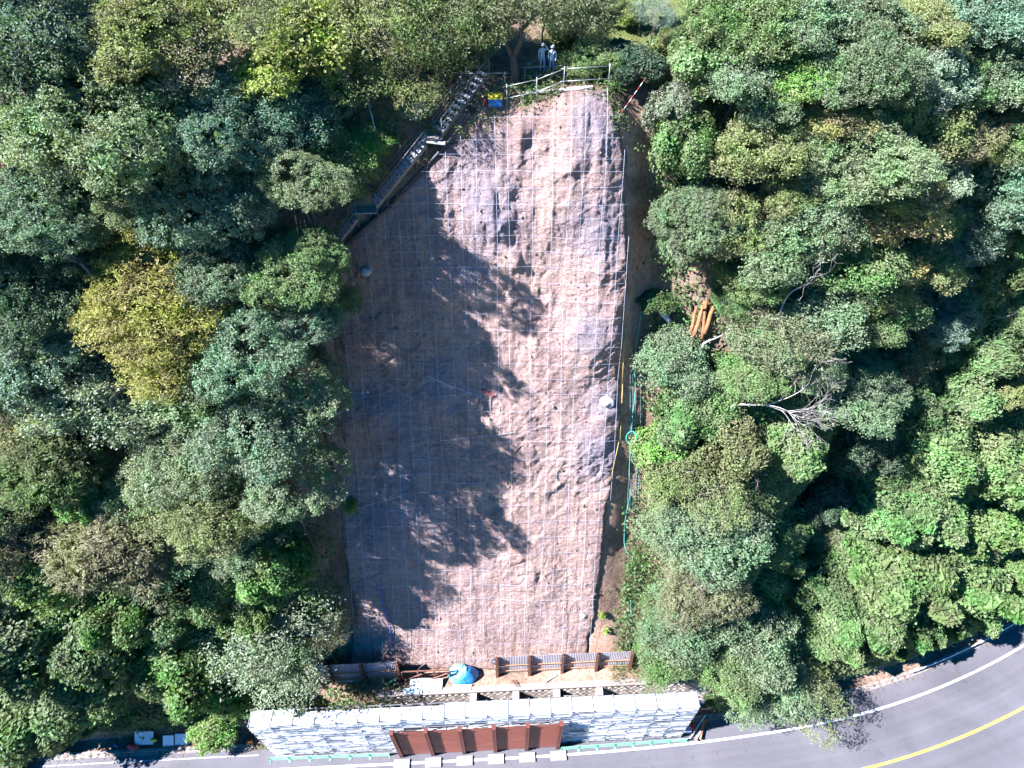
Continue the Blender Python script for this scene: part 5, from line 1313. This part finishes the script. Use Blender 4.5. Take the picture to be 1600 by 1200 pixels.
    m = MB(); m.tube([(0, 0.03, 1.60), (0, 0.025, 1.66), (0, 0.0, 1.70)], [0.095, 0.104, 0.10], 12); m.obj('hair', M['hair'], root, True)
    # helmet: shell and brim
    m = MB(); m.tube([(0, -0.01, 1.675), (0, -0.01, 1.70), (0, -0.01, 1.76), (0, -0.005, 1.80), (0, 0, 1.815)], [0.128, 0.126, 0.108, 0.07, 0.02], 16)
    h = m.obj('helmet', M['helmet'], root, True); m = MB(); m.tube([(0, -0.03, 1.668), (0, -0.03, 1.68)], [0.15, 0.145], 16); m.obj('brim', M['helmet'], h, True)
    # harness
    m = MB()
    for s in (-1, 1): m.tube([(s * 0.11, 0.125, 1.28), (s * 0.12, 0.06, 1.44), (s * 0.12, -0.06, 1.42), (s * 0.09, -0.135, 1.25), (s * 0.08, -0.12, 1.05)], 0.018, 5)
    m.tube([(0.17 * math.cos(a), 0.125 * math.sin(a), 1.03) for a in np.linspace(0, 6.28, 15)], 0.022, 5); m.obj('harness', M['strap'], root)
    root.scale = (1.06, 1.06, 1.04)
worker(847, 111, R(4), 'worker in light blue on the left with white helmet and one hand raised to it', True, 1)
worker(862, 114, R(-12), 'worker in light blue on the right with white helmet and harness', False, 2)

# ------------------------------------------------------------------ retaining wall and ledge at the slope foot
WX0, WX1 = -12.6, 19.2
def wy(x): return float(yf(x)) - 0.16
org = Vector((3, wy(3), 0)); wall = empty('retaining_wall', org); tag(wall, 'stone retaining wall with concrete buttresses behind the scaffold', 'retaining wall')
def wp(x, t, out=0.0):
    """point on the battered wall face: t metres up, `out` metres proud"""
    k = t / 5.0; return Vector((x, wy(x) + 0.6 * k - out, t)) - org
m = MB(); xs = np.linspace(WX0, WX1, 30); v_ = []; f_ = []
for x in xs: v_ += [wp(x, -0.2), wp(x, 5.0), wp(x, 5.0) + Vector((0, 0.4, 0)), wp(x, -0.2) + Vector((0, 1.0, 0))]
for i in range(len(xs) - 1):
    for k in range(4): a = i * 4 + k; b_ = i * 4 + (k + 1) % 4; f_.append((a, a + 4, b_ + 4, b_))
m.add(v_, f_).obj('wall_body', M['mortar'], wall)
m = MB(); q = 0.30; gs_ = G(900)                                           # diagonal masonry, each stone a small proud block
ni = int((WX1 - WX0) / q); nj = int(4.9 / q)
for i in range(1, ni):
    for j_ in range(1, nj):
        if (i + j_) % 2: continue
        cx = WX0 + i * q; ct_ = j_ * q; h = q * 0.93; pr = 0.05 + gs_.uniform(0, 0.05)
        o4 = [(cx - h, ct_), (cx, ct_ - h), (cx + h, ct_), (cx, ct_ + h)]; h2 = h * 0.8; i4 = [(cx - h2, ct_), (cx, ct_ - h2), (cx + h2, ct_), (cx, ct_ + h2)]
        if min(t for _, t in o4) < 0: continue
        vv_ = [wp(x, min(4.95, t), 0.005) for x, t in o4] + [wp(x, min(4.9, t), pr) for x, t in i4]
        m.add(vv_, [(4, 5, 6, 7), (0, 1, 5, 4), (1, 2, 6, 5), (2, 3, 7, 6), (3, 0, 4, 7)])
o = m.obj('stones', M['stone'], wall); o['kind'] = 'stuff'
m = MB(); v_ = []; f_ = []
for x in xs: v_ += [wp(x, 5.0, 0.14), wp(x, 5.14, 0.14), wp(x, 5.14) + Vector((0, 0.42, 0)), wp(x, 5.0) + Vector((0, 0.42, 0))]
for i in range(len(xs) - 1):
    for k in range(4): a = i * 4 + k; b_ = i * 4 + (k + 1) % 4; f_.append((a, a + 4, b_ + 4, b_))
m.add(v_, f_).obj('coping', M['concrete'], wall)
for px in (740, 806, 870, 937):
    x = at_z(px, 1085, 4.6).x; m = MB()
    m.add([wp(x - 0.3, 0, 0.9), wp(x + 0.3, 0, 0.9), wp(x + 0.3, 0, 0), wp(x - 0.3, 0, 0), wp(x - 0.3, 4.85, 0.75), wp(x + 0.3, 4.85, 0.75), wp(x + 0.3, 4.85, 0), wp(x - 0.3, 4.85, 0)],
          [(0, 1, 5, 4), (1, 2, 6, 5), (2, 3, 7, 6), (3, 0, 4, 7), (4, 5, 6, 7), (3, 2, 1, 0)])
    m.obj('buttress', M['concrete_pale'], wall)
# sheets hung over the wall
def sheet(label, px0, px1, mat, t0, t1, out, cat='panel', name='wall_sheet', frame=False):
    x0 = at_z(px0, 1088, 4).x; x1 = at_z(px1, 1088, 4).x; a = wp((x0 + x1) / 2, (t0 + t1) / 2, out) + org; root = empty(name, a); tag(root, label, cat)
    w = x1 - x0; h = t1 - t0; tilt = math.atan2(0.6, 5.0)
    m = MB(); m.box((0, 0, 0), (w, 0.03, h), Matrix.Rotation(-tilt, 3, 'X')); m.obj('board', mat, root)
    for k in range(2 if not frame else 3):
        m = MB(); m.box((-w / 2 + w * (k + 0.5) / (2 if not frame else 3), -0.035, 0), (0.08, 0.035, h * 0.98), Matrix.Rotation(-tilt, 3, 'X')); m.obj('batten', M['plank_pale'], root)
    return root
sheet('plywood panel with pale top against the wall, left of the blue sheet', 628, 656.5, M['plywood'], 2.6, 4.75, 0.98)
sheet('pale blue spotted sheet against the wall between the plywood panels', 657.5, 687.5, M['bluepanel'], 2.6, 4.8, 1.0)
sheet('long plywood panel against the wall right of the blue sheet', 689, 735, M['plywood'], 2.5, 4.75, 0.98)
sheet('white braced panel against the wall below the right fence', 879, 898.5, M['concrete_pale'], 2.8, 5.6, 1.02, frame=True)
for px, py, w, lab in ((645, 1080, 1.7, 'pale cyan board lying on the wall top above the plywood, left one'), (722, 1074, 1.7, 'pale cyan board lying on the wall top, right one')):
    p = at_z(px, py, 5.2); m = MB(); m.box((0, 0, 0), (w, 0.5, 0.05), Matrix.Rotation(R(6), 3, 'X')); tag(m.obj('cyan_board', M['cyanboard'], loc=p), lab, 'board')

# ------------------------------------------------------------------ rockfall fence of old sheets on the ledge
def sheet_fence(label, posts_px, h=2.9):
    X_ = [at_z(px, 1055, 5.05).x for px in posts_px]; P = [Vector((x, float(yf(x)) + 1.75, 5.0)) for x in X_]; org = P[0].copy(); root = empty('sheet_fence', org); tag(root, label, 'fence')
    lean = Vector((0, 0.16, 1)).normalized(); g = G(int(posts_px[0]))
    for p in P:
        m = MB(); a = p - org
        for yo, w, d in ((0, 0.26, 0.04), (0.24, 0.26, 0.04), (0.12, 0.04, 0.2)):
            m.box(a + lean * (h / 2 + 0.05) + Vector((0, yo - 0.12, 0)), (w, d, h + 0.3), Matrix.Rotation(-math.atan(0.16), 3, 'X'))
        m.obj('post', M['rust'], root)
    for a, b in zip(P[:-1], P[1:]):
        d = b - a
        for (z0, z1, off, mt) in ((1.25, h - 0.05, 0.22, 'corr'), (0.1, 1.2, 0.2, 'corr')):
            n = 40; m = MB(); v_ = []; f_ = []
            for i in range(n + 1):
                t = i / n; w = 0.02 * math.sin(i * math.pi / 1.0 + 0.5 * math.pi) 
                q = a - org + d * t + Vector((0, off + w, 0)); v_ += [q + lean * z0, q + lean * (z1 + 0.04 * g.normal() * (i % 8 == 0))]
            for i in range(n): f_.append((2 * i, 2 * i + 2, 2 * i + 3, 2 * i + 1))
            m.add(v_, f_); o = m.obj('corrugated_sheet', M[mt], root); s_ = o.modifiers.new('thick', 'SOLIDIFY'); s_.thickness = 0.012
        for z in (0.6, 1.55):
            m = MB(); m.bar(a - org + lean * z + Vector((0, 0.1, 0)), b - org + lean * z + Vector((0, 0.1, 0)), 0.06, 0.1); m.obj('rail', M['timber_orange'], root)
    return root
sheet_fence('weathered corrugated sheet fence on rusty posts right of the blue tarp', [777, 827, 878, 931, 984])
sheet_fence('shaded corrugated sheet fence on rusty posts left of the blue tarp', [492, 524, 572, 626])
# open frame between the fences
P0 = Vector((at_z(632, 1050, 5).x, 0, 0)).x; P1 = at_z(705, 1050, 5).x
org = Vector((P0, float(yf(P0)) + 1.8, 5.0)); fr = empty('post_and_beam_fence', org); tag(fr, 'open dark steel fence frame left of the blue tarp', 'fence')
for x in np.linspace(P0, P1, 4):
    m = MB(); a = Vector((x, float(yf(x)) + 1.8, 5.0)) - org; m.box(a + Vector((0, 0, 0.8)), (0.14, 0.14, 1.9)); m.obj('post', M['rust'], fr)
for z in (0.5, 1.6):
    m = MB(); m.bar((0, 0.13, z), Vector((P1, float(yf(P1)) + 1.93, 5 + z)) - org, 0.1, 0.14); m.obj('beam', M['rust'], fr)
m = MB(); m.bar((0.1, -0.12, 0.1), (1.9, -0.05, 1.6), 0.1); m.obj('brace', M['rust'], fr)
m = MB(); m.bar((2.4, -0.12, 0.2), (4.3, 0.0, 1.7), 0.1); m.obj('brace', M['rust'], fr)
x = at_z(668, 1052, 5).x; m = MB(); m.box((0, 0, 0), (3.0, 1.0, 0.05), Matrix.Rotation(R(14), 3, 'X')); tag(m.obj('pale_sheet', M['white_board'], loc=(x, float(yf(x)) + 1.2, 5.3)), 'pale sheet lying on the ledge left of the blue tarp', 'sheet')
# timber bits on the ledge
for k, (px, py, a, L, mt, lab) in enumerate([(860, 1060, 0.5, 1.3, 'plank_pale', 'pale timber leaning on the right fence foot'), (614, 1064, 0.5, 1.2, 'greenpaint', 'greenish timber by the left fence foot'), (545, 1064, 0.05, 2.2, 'plank_pale', 'pale board on the ground below the left fence')]):
    p = at_z(px, py, 5.15); m = MB(); m.box((0, 0, 0), (L, 0.16, 0.1)); tag(m.obj('timber', M[mt], loc=p, rot=(0, 0.04, a)), lab, 'timber')
# small steel steps on the ledge
p = at_z(806, 1068, 5.2); st_ = empty('steel_grating', p); tag(st_, 'small ladder-like steel grating lying on the ledge', 'grating')
for k in range(5): m = MB(); m.box((0.12 * k - 0.24, -0.13 * k + 0.26, 0.04), (0.34, 0.05, 0.05)); m.obj('rung', M['rust'], st_)
for s in (-1, 1): m = MB(); m.bar((-0.24 + s * 0.16, 0.26, 0), (0.24 + s * 0.16, -0.26, 0), 0.03); m.obj('side_bar', M['rust'], st_)
# blue tarpaulin over a heap
p = at_z(724, 1054, 5.0); tp = empty('tarpaulin', p); tag(tp, 'bright blue tarpaulin draped over a heap at the slope foot', 'tarpaulin')
def tarp_grid(x0, x1, y0, y1, hfun, nx_, ny_, name, mat, seed):
    xs_ = np.linspace(x0, x1, nx_); ys_ = np.linspace(y0, y1, ny_); XX, YY = np.meshgrid(xs_, ys_); ZZ = hfun(XX, YY)
    fold, _e = facets(XX * 1.1 + seed, YY * 1.3, 121 + seed, 0.3); ZZ = ZZ + 0.42 * fold * (ZZ > 0.15) + 0.03 * fbm(XX * 3, YY * 3, 3, seed)
    ZZ = np.maximum(ZZ, 0.03); id_ = np.arange(nx_ * ny_).reshape(ny_, nx_)
    F_ = np.stack([id_[:-1, :-1], id_[:-1, 1:], id_[1:, 1:], id_[1:, :-1]], -1).reshape(-1, 4)
    rr = ((XX - (x0 + x1) / 2) / ((x1 - x0) / 2)) ** 2 + ((YY - (y0 + y1) / 2) / ((y1 - y0) / 2)) ** 2
    ok = (rr.ravel()[F_] < 1.12 + 0.1 * np.sin(np.arctan2(YY, XX).ravel()[F_] * 5)).all(1)
    o = link(name, mesh_np(name, np.stack([XX, YY, ZZ], -1).reshape(-1, 3), F_[ok], mat, False), tp); s_ = o.modifiers.new('thick', 'SOLIDIFY'); s_.thickness = 0.015; return o
hh = lambda X_, Y_: 1.05 * (1 + 0.35 * np.sin(X_ * 2.1 + 0.6) * np.cos(Y_ * 2.6)) * np.clip(1 - (np.abs(X_) / 1.5) ** 2.2 - (np.abs(Y_) / 0.95) ** 2.2, 0, 1) ** 0.6
tarp_grid(-1.5, 1.5, -0.95, 0.95, hh, 40, 28, 'sheet', M['tarp'], 1)
tarp_grid(-1.42, 0.35, -0.9, 0.9, lambda X_, Y_: hh(X_, Y_) + 0.07, 28, 26, 'upper_sheet', M['tarp_pale'], 2)

# ------------------------------------------------------------------ the long white scaffold
SA = at_z(432, 1181, 0); SB = at_z(1062, 1152, 0); sdir = (SB - SA); SLEN = sdir.length; srz = math.atan2(sdir.y, sdir.x); NB = 21; BAY = SLEN / NB; LV = 1.8; NL = 5; WID = 1.25
scf = empty('scaffold', (SA.x, SA.y, 0), srz); tag(scf, 'long white steel scaffold standing along the roadside in front of the wall', 'scaffold')
gsc = G(950)
m = MB(); m.tube([(0, 0, 0.0), (0, 0, NL * LV + 0.22)], 0.042, 6); m.box((0, 0, 0.015), (0.16, 0.16, 0.03)); post_me = m.mesh('post', M['galv'], False)
for i in range(NB + 1):
    for y in (0, WID): link('post', post_me, scf, (i * BAY, y, 0.02))
m = MB(); m.tube([(0, 0, 0), (0, WID, 0)], 0.035, 6); tr_me = m.mesh('transom', M['galv'])
for i in range(NB + 1):
    for l in range(1, NL + 1): link('transom', tr_me, scf, (i * BAY, 0, l * LV + (0.09 if l == NL else -0.05)))
m = MB(); m.tube([(0, 0, 0), (SLEN, 0, 0)], 0.032, 6); led_me = m.mesh('ledger', M['galv'])
for l in range(1, NL + 1):
    for y in (-0.05, WID + 0.05): link('ledger', led_me, scf, (0, y, l * LV - 0.12))
def plank_mesh(w):
    m = MB(); m.box((0, 0, 0), (BAY - 0.07, w, 0.05))
    for s in (-1, 1): m.box((0, s * (w / 2 - 0.03), 0.03), (BAY - 0.07, 0.04, 0.03))
    return m.mesh('deck_plank', M['galv_white'])
pk1 = plank_mesh(0.58)
for i in range(NB):
    for l in range(1, NL + 1):
        if l < NL: link('deck_plank', pk1, scf, ((i + 0.5) * BAY, 0.4, l * LV), (0, 0, gsc.normal() * 0.004))
        else:
            link('deck_plank', pk1, scf, ((i + 0.5) * BAY, 0.31, l * LV + 0.02), (gsc.normal() * 0.01, gsc.normal() * 0.006, 0))
            if 2 <= i <= 8: link('deck_plank', pk1, scf, ((i + 0.5) * BAY, 0.93, l * LV - 0.6), (R(-10) + gsc.normal() * 0.04, gsc.normal() * 0.02, 0))
            else: link('deck_plank', pk1, scf, ((i + 0.5) * BAY, 0.92, l * LV + 0.02), (gsc.normal() * 0.01, gsc.normal() * 0.006, 0))
m = MB(); m.bar((-BAY / 2 + 0.05, 0, -0.75), (BAY / 2 - 0.05, 0, 0.75), 0.04); br_me = m.mesh('brace', M['galv'])
m = MB(); m.box((0, 0, 0), (BAY - 0.06, 0.025, 0.44)); m.box((0, -0.02, 0.21), (BAY - 0.06, 0.02, 0.03)); m.box((0, -0.02, -0.21), (BAY - 0.06, 0.02, 0.03)); sl_me = m.mesh('cladding_slat', M['white_board'])
def hidden(i, l): return 6.9 <= i + 0.5 <= 14.1 and l < 4
for i in range(NB):
    for l in range(NL):
        if hidden(i, l): continue
        link('brace', br_me, scf, ((i + 0.5) * BAY, -0.09, l * LV + 0.95), (0, gsc.uniform(-0.06, 0.06), math.pi if (i + l) % 2 else 0))
        for k in range(3):
            if gsc.uniform() < 0.05: continue
            link('cladding_slat', sl_me, scf, ((i + 0.5) * BAY, 0.03 + gsc.normal() * 0.02, l * LV + 0.4 + k * 0.53 + gsc.normal() * 0.03), (R(-16) + gsc.normal() * 0.13, gsc.normal() * 0.022, gsc.normal() * 0.02))
m = MB(); m.tube([(0, 0, 0), (SLEN, 0, 0)], 0.025, 5); gl_me = m.mesh('guard_rail', M['galv'])
for l in range(NL):
    for z in (0.68, 1.2): link('guard_rail', gl_me, scf, (0, -0.13, l * LV + z))

# ------------------------------------------------------------------ red-brown steel barrier in front of the scaffold
PT = [(611, 1144), (665, 1141), (719, 1138.5), (771, 1135.5), (824.5, 1133), (877.5, 1130)]; BH = 7.5
T_ = [at_z(a, b, BH) for a, b in PT]; a0 = T_[0]; dB = T_[-1] - T_[0]; rzB = math.atan2(dB.y, dB.x); SP = dB.length / 5
bar_ = empty('steel_barrier', (a0.x, a0.y, 0), rzB); tag(bar_, 'tall red-brown corrugated steel barrier on the road in front of the scaffold', 'barrier')
m = MB(); m.box((0, -0.17, BH / 2), (0.34, 0.03, BH)); m.box((0, 0.17, BH / 2), (0.34, 0.03, BH)); m.box((0, 0, BH / 2), (0.03, 0.31, BH))
m.box((0, -0.05, BH + 0.02), (0.36, 0.4, 0.03))
for z in np.arange(0.35, BH, 0.35):
    for s in (-1, 1): m.box((s * 0.13, -0.2, z), (0.05, 0.035, 0.05))
ps_me = m.mesh('steel_post', M['brownsteel_dark'])
for k in range(6): link('steel_post', ps_me, bar_, (k * SP, 0, 0))
m = MB(); n = int(BH / 0.09); v_ = []; f_ = []
for i in range(n + 1):
    y = -0.018 if (i // 2) % 2 else 0.018; z = 0.12 + (i) * (BH - 0.2) / n
    v_ += [(0.03, y, z), (SP - 0.03, y, z)]
for i in range(n): f_.append((2 * i, 2 * i + 1, 2 * i + 3, 2 * i + 2))
pn_me = m.add(v_, f_).mesh('steel_panel', M['brownsteel'])
for k in range(5): o = link('steel_panel', pn_me, bar_, (k * SP, 0, 0)); s_ = o.modifiers.new('thick', 'SOLIDIFY'); s_.thickness = 0.01
for k in range(6):
    p = bar_.matrix_basis @ Vector((k * SP + 0.05, -0.75, 0)); m = MB()
    m.add([(-0.75, -0.42, 0), (0.75, -0.42, 0), (0.75, 0.42, 0), (-0.75, 0.42, 0), (-0.72, -0.39, 0.16), (0.72, -0.39, 0.16), (0.72, 0.39, 0.16), (-0.72, 0.39, 0.16)], [(0, 1, 5, 4), (1, 2, 6, 5), (2, 3, 7, 6), (3, 0, 4, 7), (4, 5, 6, 7), (3, 2, 1, 0)])
    tag(m.obj('concrete_block', M['concrete_pale'], loc=(p.x, p.y, 0.004), rot=(0, 0, rzB)), ['leftmost', 'second from left', 'third from left', 'third from right', 'second from right', 'rightmost'][k] + ' pale concrete block at the foot of the brown barrier', 'concrete block', 'blocks at the barrier foot')
# ------------------------------------------------------------------ low green barriers on the road
def green_barrier(p, rz, L, label):
    root = empty('green_barrier', p, rz); tag(root, label, 'road barrier', 'green road barriers')
    for z in (0.12, 0.5, 0.86): m = MB(); m.bar((0.02, 0, z), (L - 0.02, 0, z), 0.055); m.obj('bar', M['greenpaint'], root)
    for x in (0.04, L - 0.04): m = MB(); m.box((x, 0, 0.45), (0.055, 0.055, 0.9)); m.box((x, 0, 0.03), (0.09, 0.5, 0.05)); m.obj('upright', M['greenpaint'], root)
    m = MB(); m.box((L / 2, 0, 0.49), (L - 0.12, 0.015, 0.7)); m.obj('infill', M['greenmesh'], root)
ORD = ['first', 'second', 'third', 'fourth', 'fifth', 'sixth', 'seventh', 'eighth', 'ninth']
for side, (a, b, n, where) in {'l': ((422, 1187), (610, 1180), 6, 'in the row left of the brown barrier'), 'r': ((876, 1171), (1074, 1157), 7, 'in the row right of the brown barrier')}.items():
    A = at_z(*a, 0.2); B = at_z(*b, 0.2); A.z = B.z = 0.004; d = (B - A) / n
    for k in range(n): green_barrier(A + d * k, math.atan2(d.y, d.x), d.length - 0.04, 'low green road barrier, %s from the left %s' % (ORD[k], where))

# ------------------------------------------------------------------ odds and ends by the road
gd = G(970)
for k, (px, py, a, L, mt, lab) in enumerate([(1100, 1135, 0.9, 1.7, 'orange', 'bright orange timber in the pile at the right scaffold end'), (1094, 1146, 1.0, 1.5, 'timber_orange', 'lowest brown timber in the pile at the right scaffold end'), (1097, 1140, 1.15, 1.9, 'timber_orange', 'long brown timber across the pile at the right scaffold end'), (1090, 1150, 0.85, 1.0, 'plank_pale', 'short pale timber at the front of the pile')]):
    p = at_z(px, py, 0.35); m = MB(); m.box((0, 0, 0), (L, 0.16, 0.12)); tag(m.obj('timber', M[mt], loc=(p.x, p.y, 0.12 + 0.14 * k), rot=(gd.normal() * 0.1, gd.normal() * 0.06, a)), lab, 'timber')
p = at_z(1090, 1137, 0.5); m = MB(); m.bar((-0.9, -0.9, 0.1), (0.8, 0.9, 1.3), 0.1); tag(m.obj('slanted_bar', M['greenmesh'], loc=(p.x, p.y, 0.0)), 'pale green bar slanting up beside the timber pile', 'bar')
p = at_z(1074, 1140, 0.4); m = MB(); m.box((0, 0, 0.3), (0.7, 0.5, 0.6)); m.box((0.05, -0.05, 0.64), (0.5, 0.4, 0.1)); m.tube([(-0.3, -0.2, 0.6), (-0.3, -0.2, 0.85), (0.3, -0.2, 0.85), (0.3, -0.2, 0.6)], 0.025, 6); tag(m.obj('generator', M['bluepanel'], loc=(p.x, p.y, 0.03)), 'blue-grey machine box at the right end of the scaffold', 'generator')
p = at_z(1083, 1134, 0.4); m = MB(); m.tube([(0, 0, 0), (0, 0, 0.04), (0, 0, 0.08), (0, 0, 0.7), (0, 0, 0.73)], [0.24, 0.24, 0.16, 0.05, 0.03], 12); tag(m.obj('traffic_cone', M['red'], None, True, loc=(p.x, p.y, 0.03)), 'red cone beside the machine box at the scaffold end', 'traffic cone')
# left roadside
for px, py, w, h, a, lab in [(225, 1153, 1.75, 1.25, 0.03, 'leftmost white panel leaning on the bank left of the scaffold'), (263, 1157, 1.0, 1.0, 0.05, 'middle white panel, partly hidden by leaves, left of the scaffold'), (283, 1155, 1.15, 1.05, 0.02, 'rightmost white panel leaning on the bank left of the scaffold')]:
    p = at_z(px, py, 0.6); root = empty('white_panel', p, a); tag(root, lab, 'panel', 'white panels at the roadside')
    m = MB(); m.box((0, 0, 0), (w, 0.04, h), Matrix.Rotation(R(-50), 3, 'X')); m.obj('sheet', M['white_board'], root)
    rt = Matrix.Rotation(R(-50), 3, 'X')
    for s in (-1, 1): m = MB(); m.box(rt @ Vector((0, -0.03, s * (h / 2 - 0.02))), (w, 0.04, 0.05), rt); m.obj('frame', M['galv'], root)
p = at_z(240, 1157, 0.5); m = MB(); m.tube([(-0.2, 0, 0), (-0.1, 0, 0.18), (0.1, 0.02, 0.2), (0.25, 0, 0.02)], [0.12, 0.2, 0.18, 0.08], 9); tag(m.obj('bag', M['yellow'], None, True, loc=(p.x, p.y, 0.35)), 'yellow bag on the bank between the white panels', 'bag')
p = at_z(208, 1167, 0.2); m = MB(); m.tube([(-0.5, 0, 0.1), (-0.2, 0.1, 0.26), (0.2, -0.05, 0.22), (0.5, 0.05, 0.08)], [0.16, 0.3, 0.26, 0.12], 8); tag(m.obj('red_sack', M['red'], None, False, loc=(p.x, p.y, 0.02)), 'dull red sack at the roadside left of the white panels', 'sack')
p = at_z(185, 1168, 0); m = MB(); m.tube([(0, 0, 0), (0, 0, 0.9), (0, 0, 0.95)], [0.07, 0.06, 0.02], 8); tag(m.obj('marker_post', M['blue'], None, True, loc=(p.x, p.y, 0)), 'short blue marker post at the left roadside', 'post')
p = at_z(390, 1160, 0.3); m = MB(); m.box((0, 0, 0.25), (0.5, 0.3, 0.5), Matrix.Rotation(0.4, 3, 'Z')); m.box((0, 0, 0.53), (0.3, 0.2, 0.08), Matrix.Rotation(0.4, 3, 'Z')); tag(m.obj('orange_can', M['orange'], loc=(p.x, p.y, 0.02)), 'orange container at the left end of the scaffold', 'container')
# roadside rail on the right
i0, i1 = i_at(41), i_at(64); pts = [Vector((*(EL[i] + NR[i] * 2.02), 0.12)) for i in range(i0, i1, 4)]; org = pts[0].copy(); gr2 = empty('guard_fence', org); tag(gr2, 'low white pipe guard fence along the right road kerb', 'guard fence')
for q in pts: m = MB(); m.tube([q - org - Vector((0, 0, 0.1)), q - org + Vector((0, 0, 0.8))], 0.05, 7); m.obj('post', M['galv_white'], gr2, True)
for z in (0.4, 0.75): m = MB(); m.tube([q - org + Vector((0, -0.05, z)) for q in pts], 0.035, 6); m.obj('rail', M['galv_white'], gr2, True)

# ------------------------------------------------------------------ fallen leaves and grit along the road edge
g = G(990); n = 5200; ii = g.integers(i_at(-46), i_at(62), n); of = np.where(g.uniform(size=n) < 0.8, 1.95 - 0.75 * g.power(0.45, n) + 0.35 * g.uniform(size=n), g.uniform(-1.5, 1.8, n))
keep_ = (fbm(EL[ii, 0] * 0.35, of * 0.3, 3, 161) > -0.1); ii = ii[keep_]; of = of[keep_]; n = len(ii)
C = np.column_stack([EL[ii] + NR[ii] * of[:, None], np.where(of > 1.74, 0.05, 0.012)]) + np.column_stack([g.normal(size=(n, 2)) * 0.12, np.zeros(n)])
C[:, 2] = np.where((of > 2.0), 0.14, C[:, 2]); vv, f, a = leaf_quads(C, np.tile([0, 0, 1.0], (n, 1)) + 0.15 * g.normal(size=(n, 3)), 0.13, 0.08, g); vv[:, 2] = np.maximum(vv[:, 2], 0.008)
o = link('leaf_litter', mesh_np('leaf_litter', vv, f, M['leaf'], False, {'rnd': a})); o.color = (0.16, 0.11, 0.055, 1); tag(o, 'dry fallen leaves along the road edge', 'leaf litter', kind='stuff')
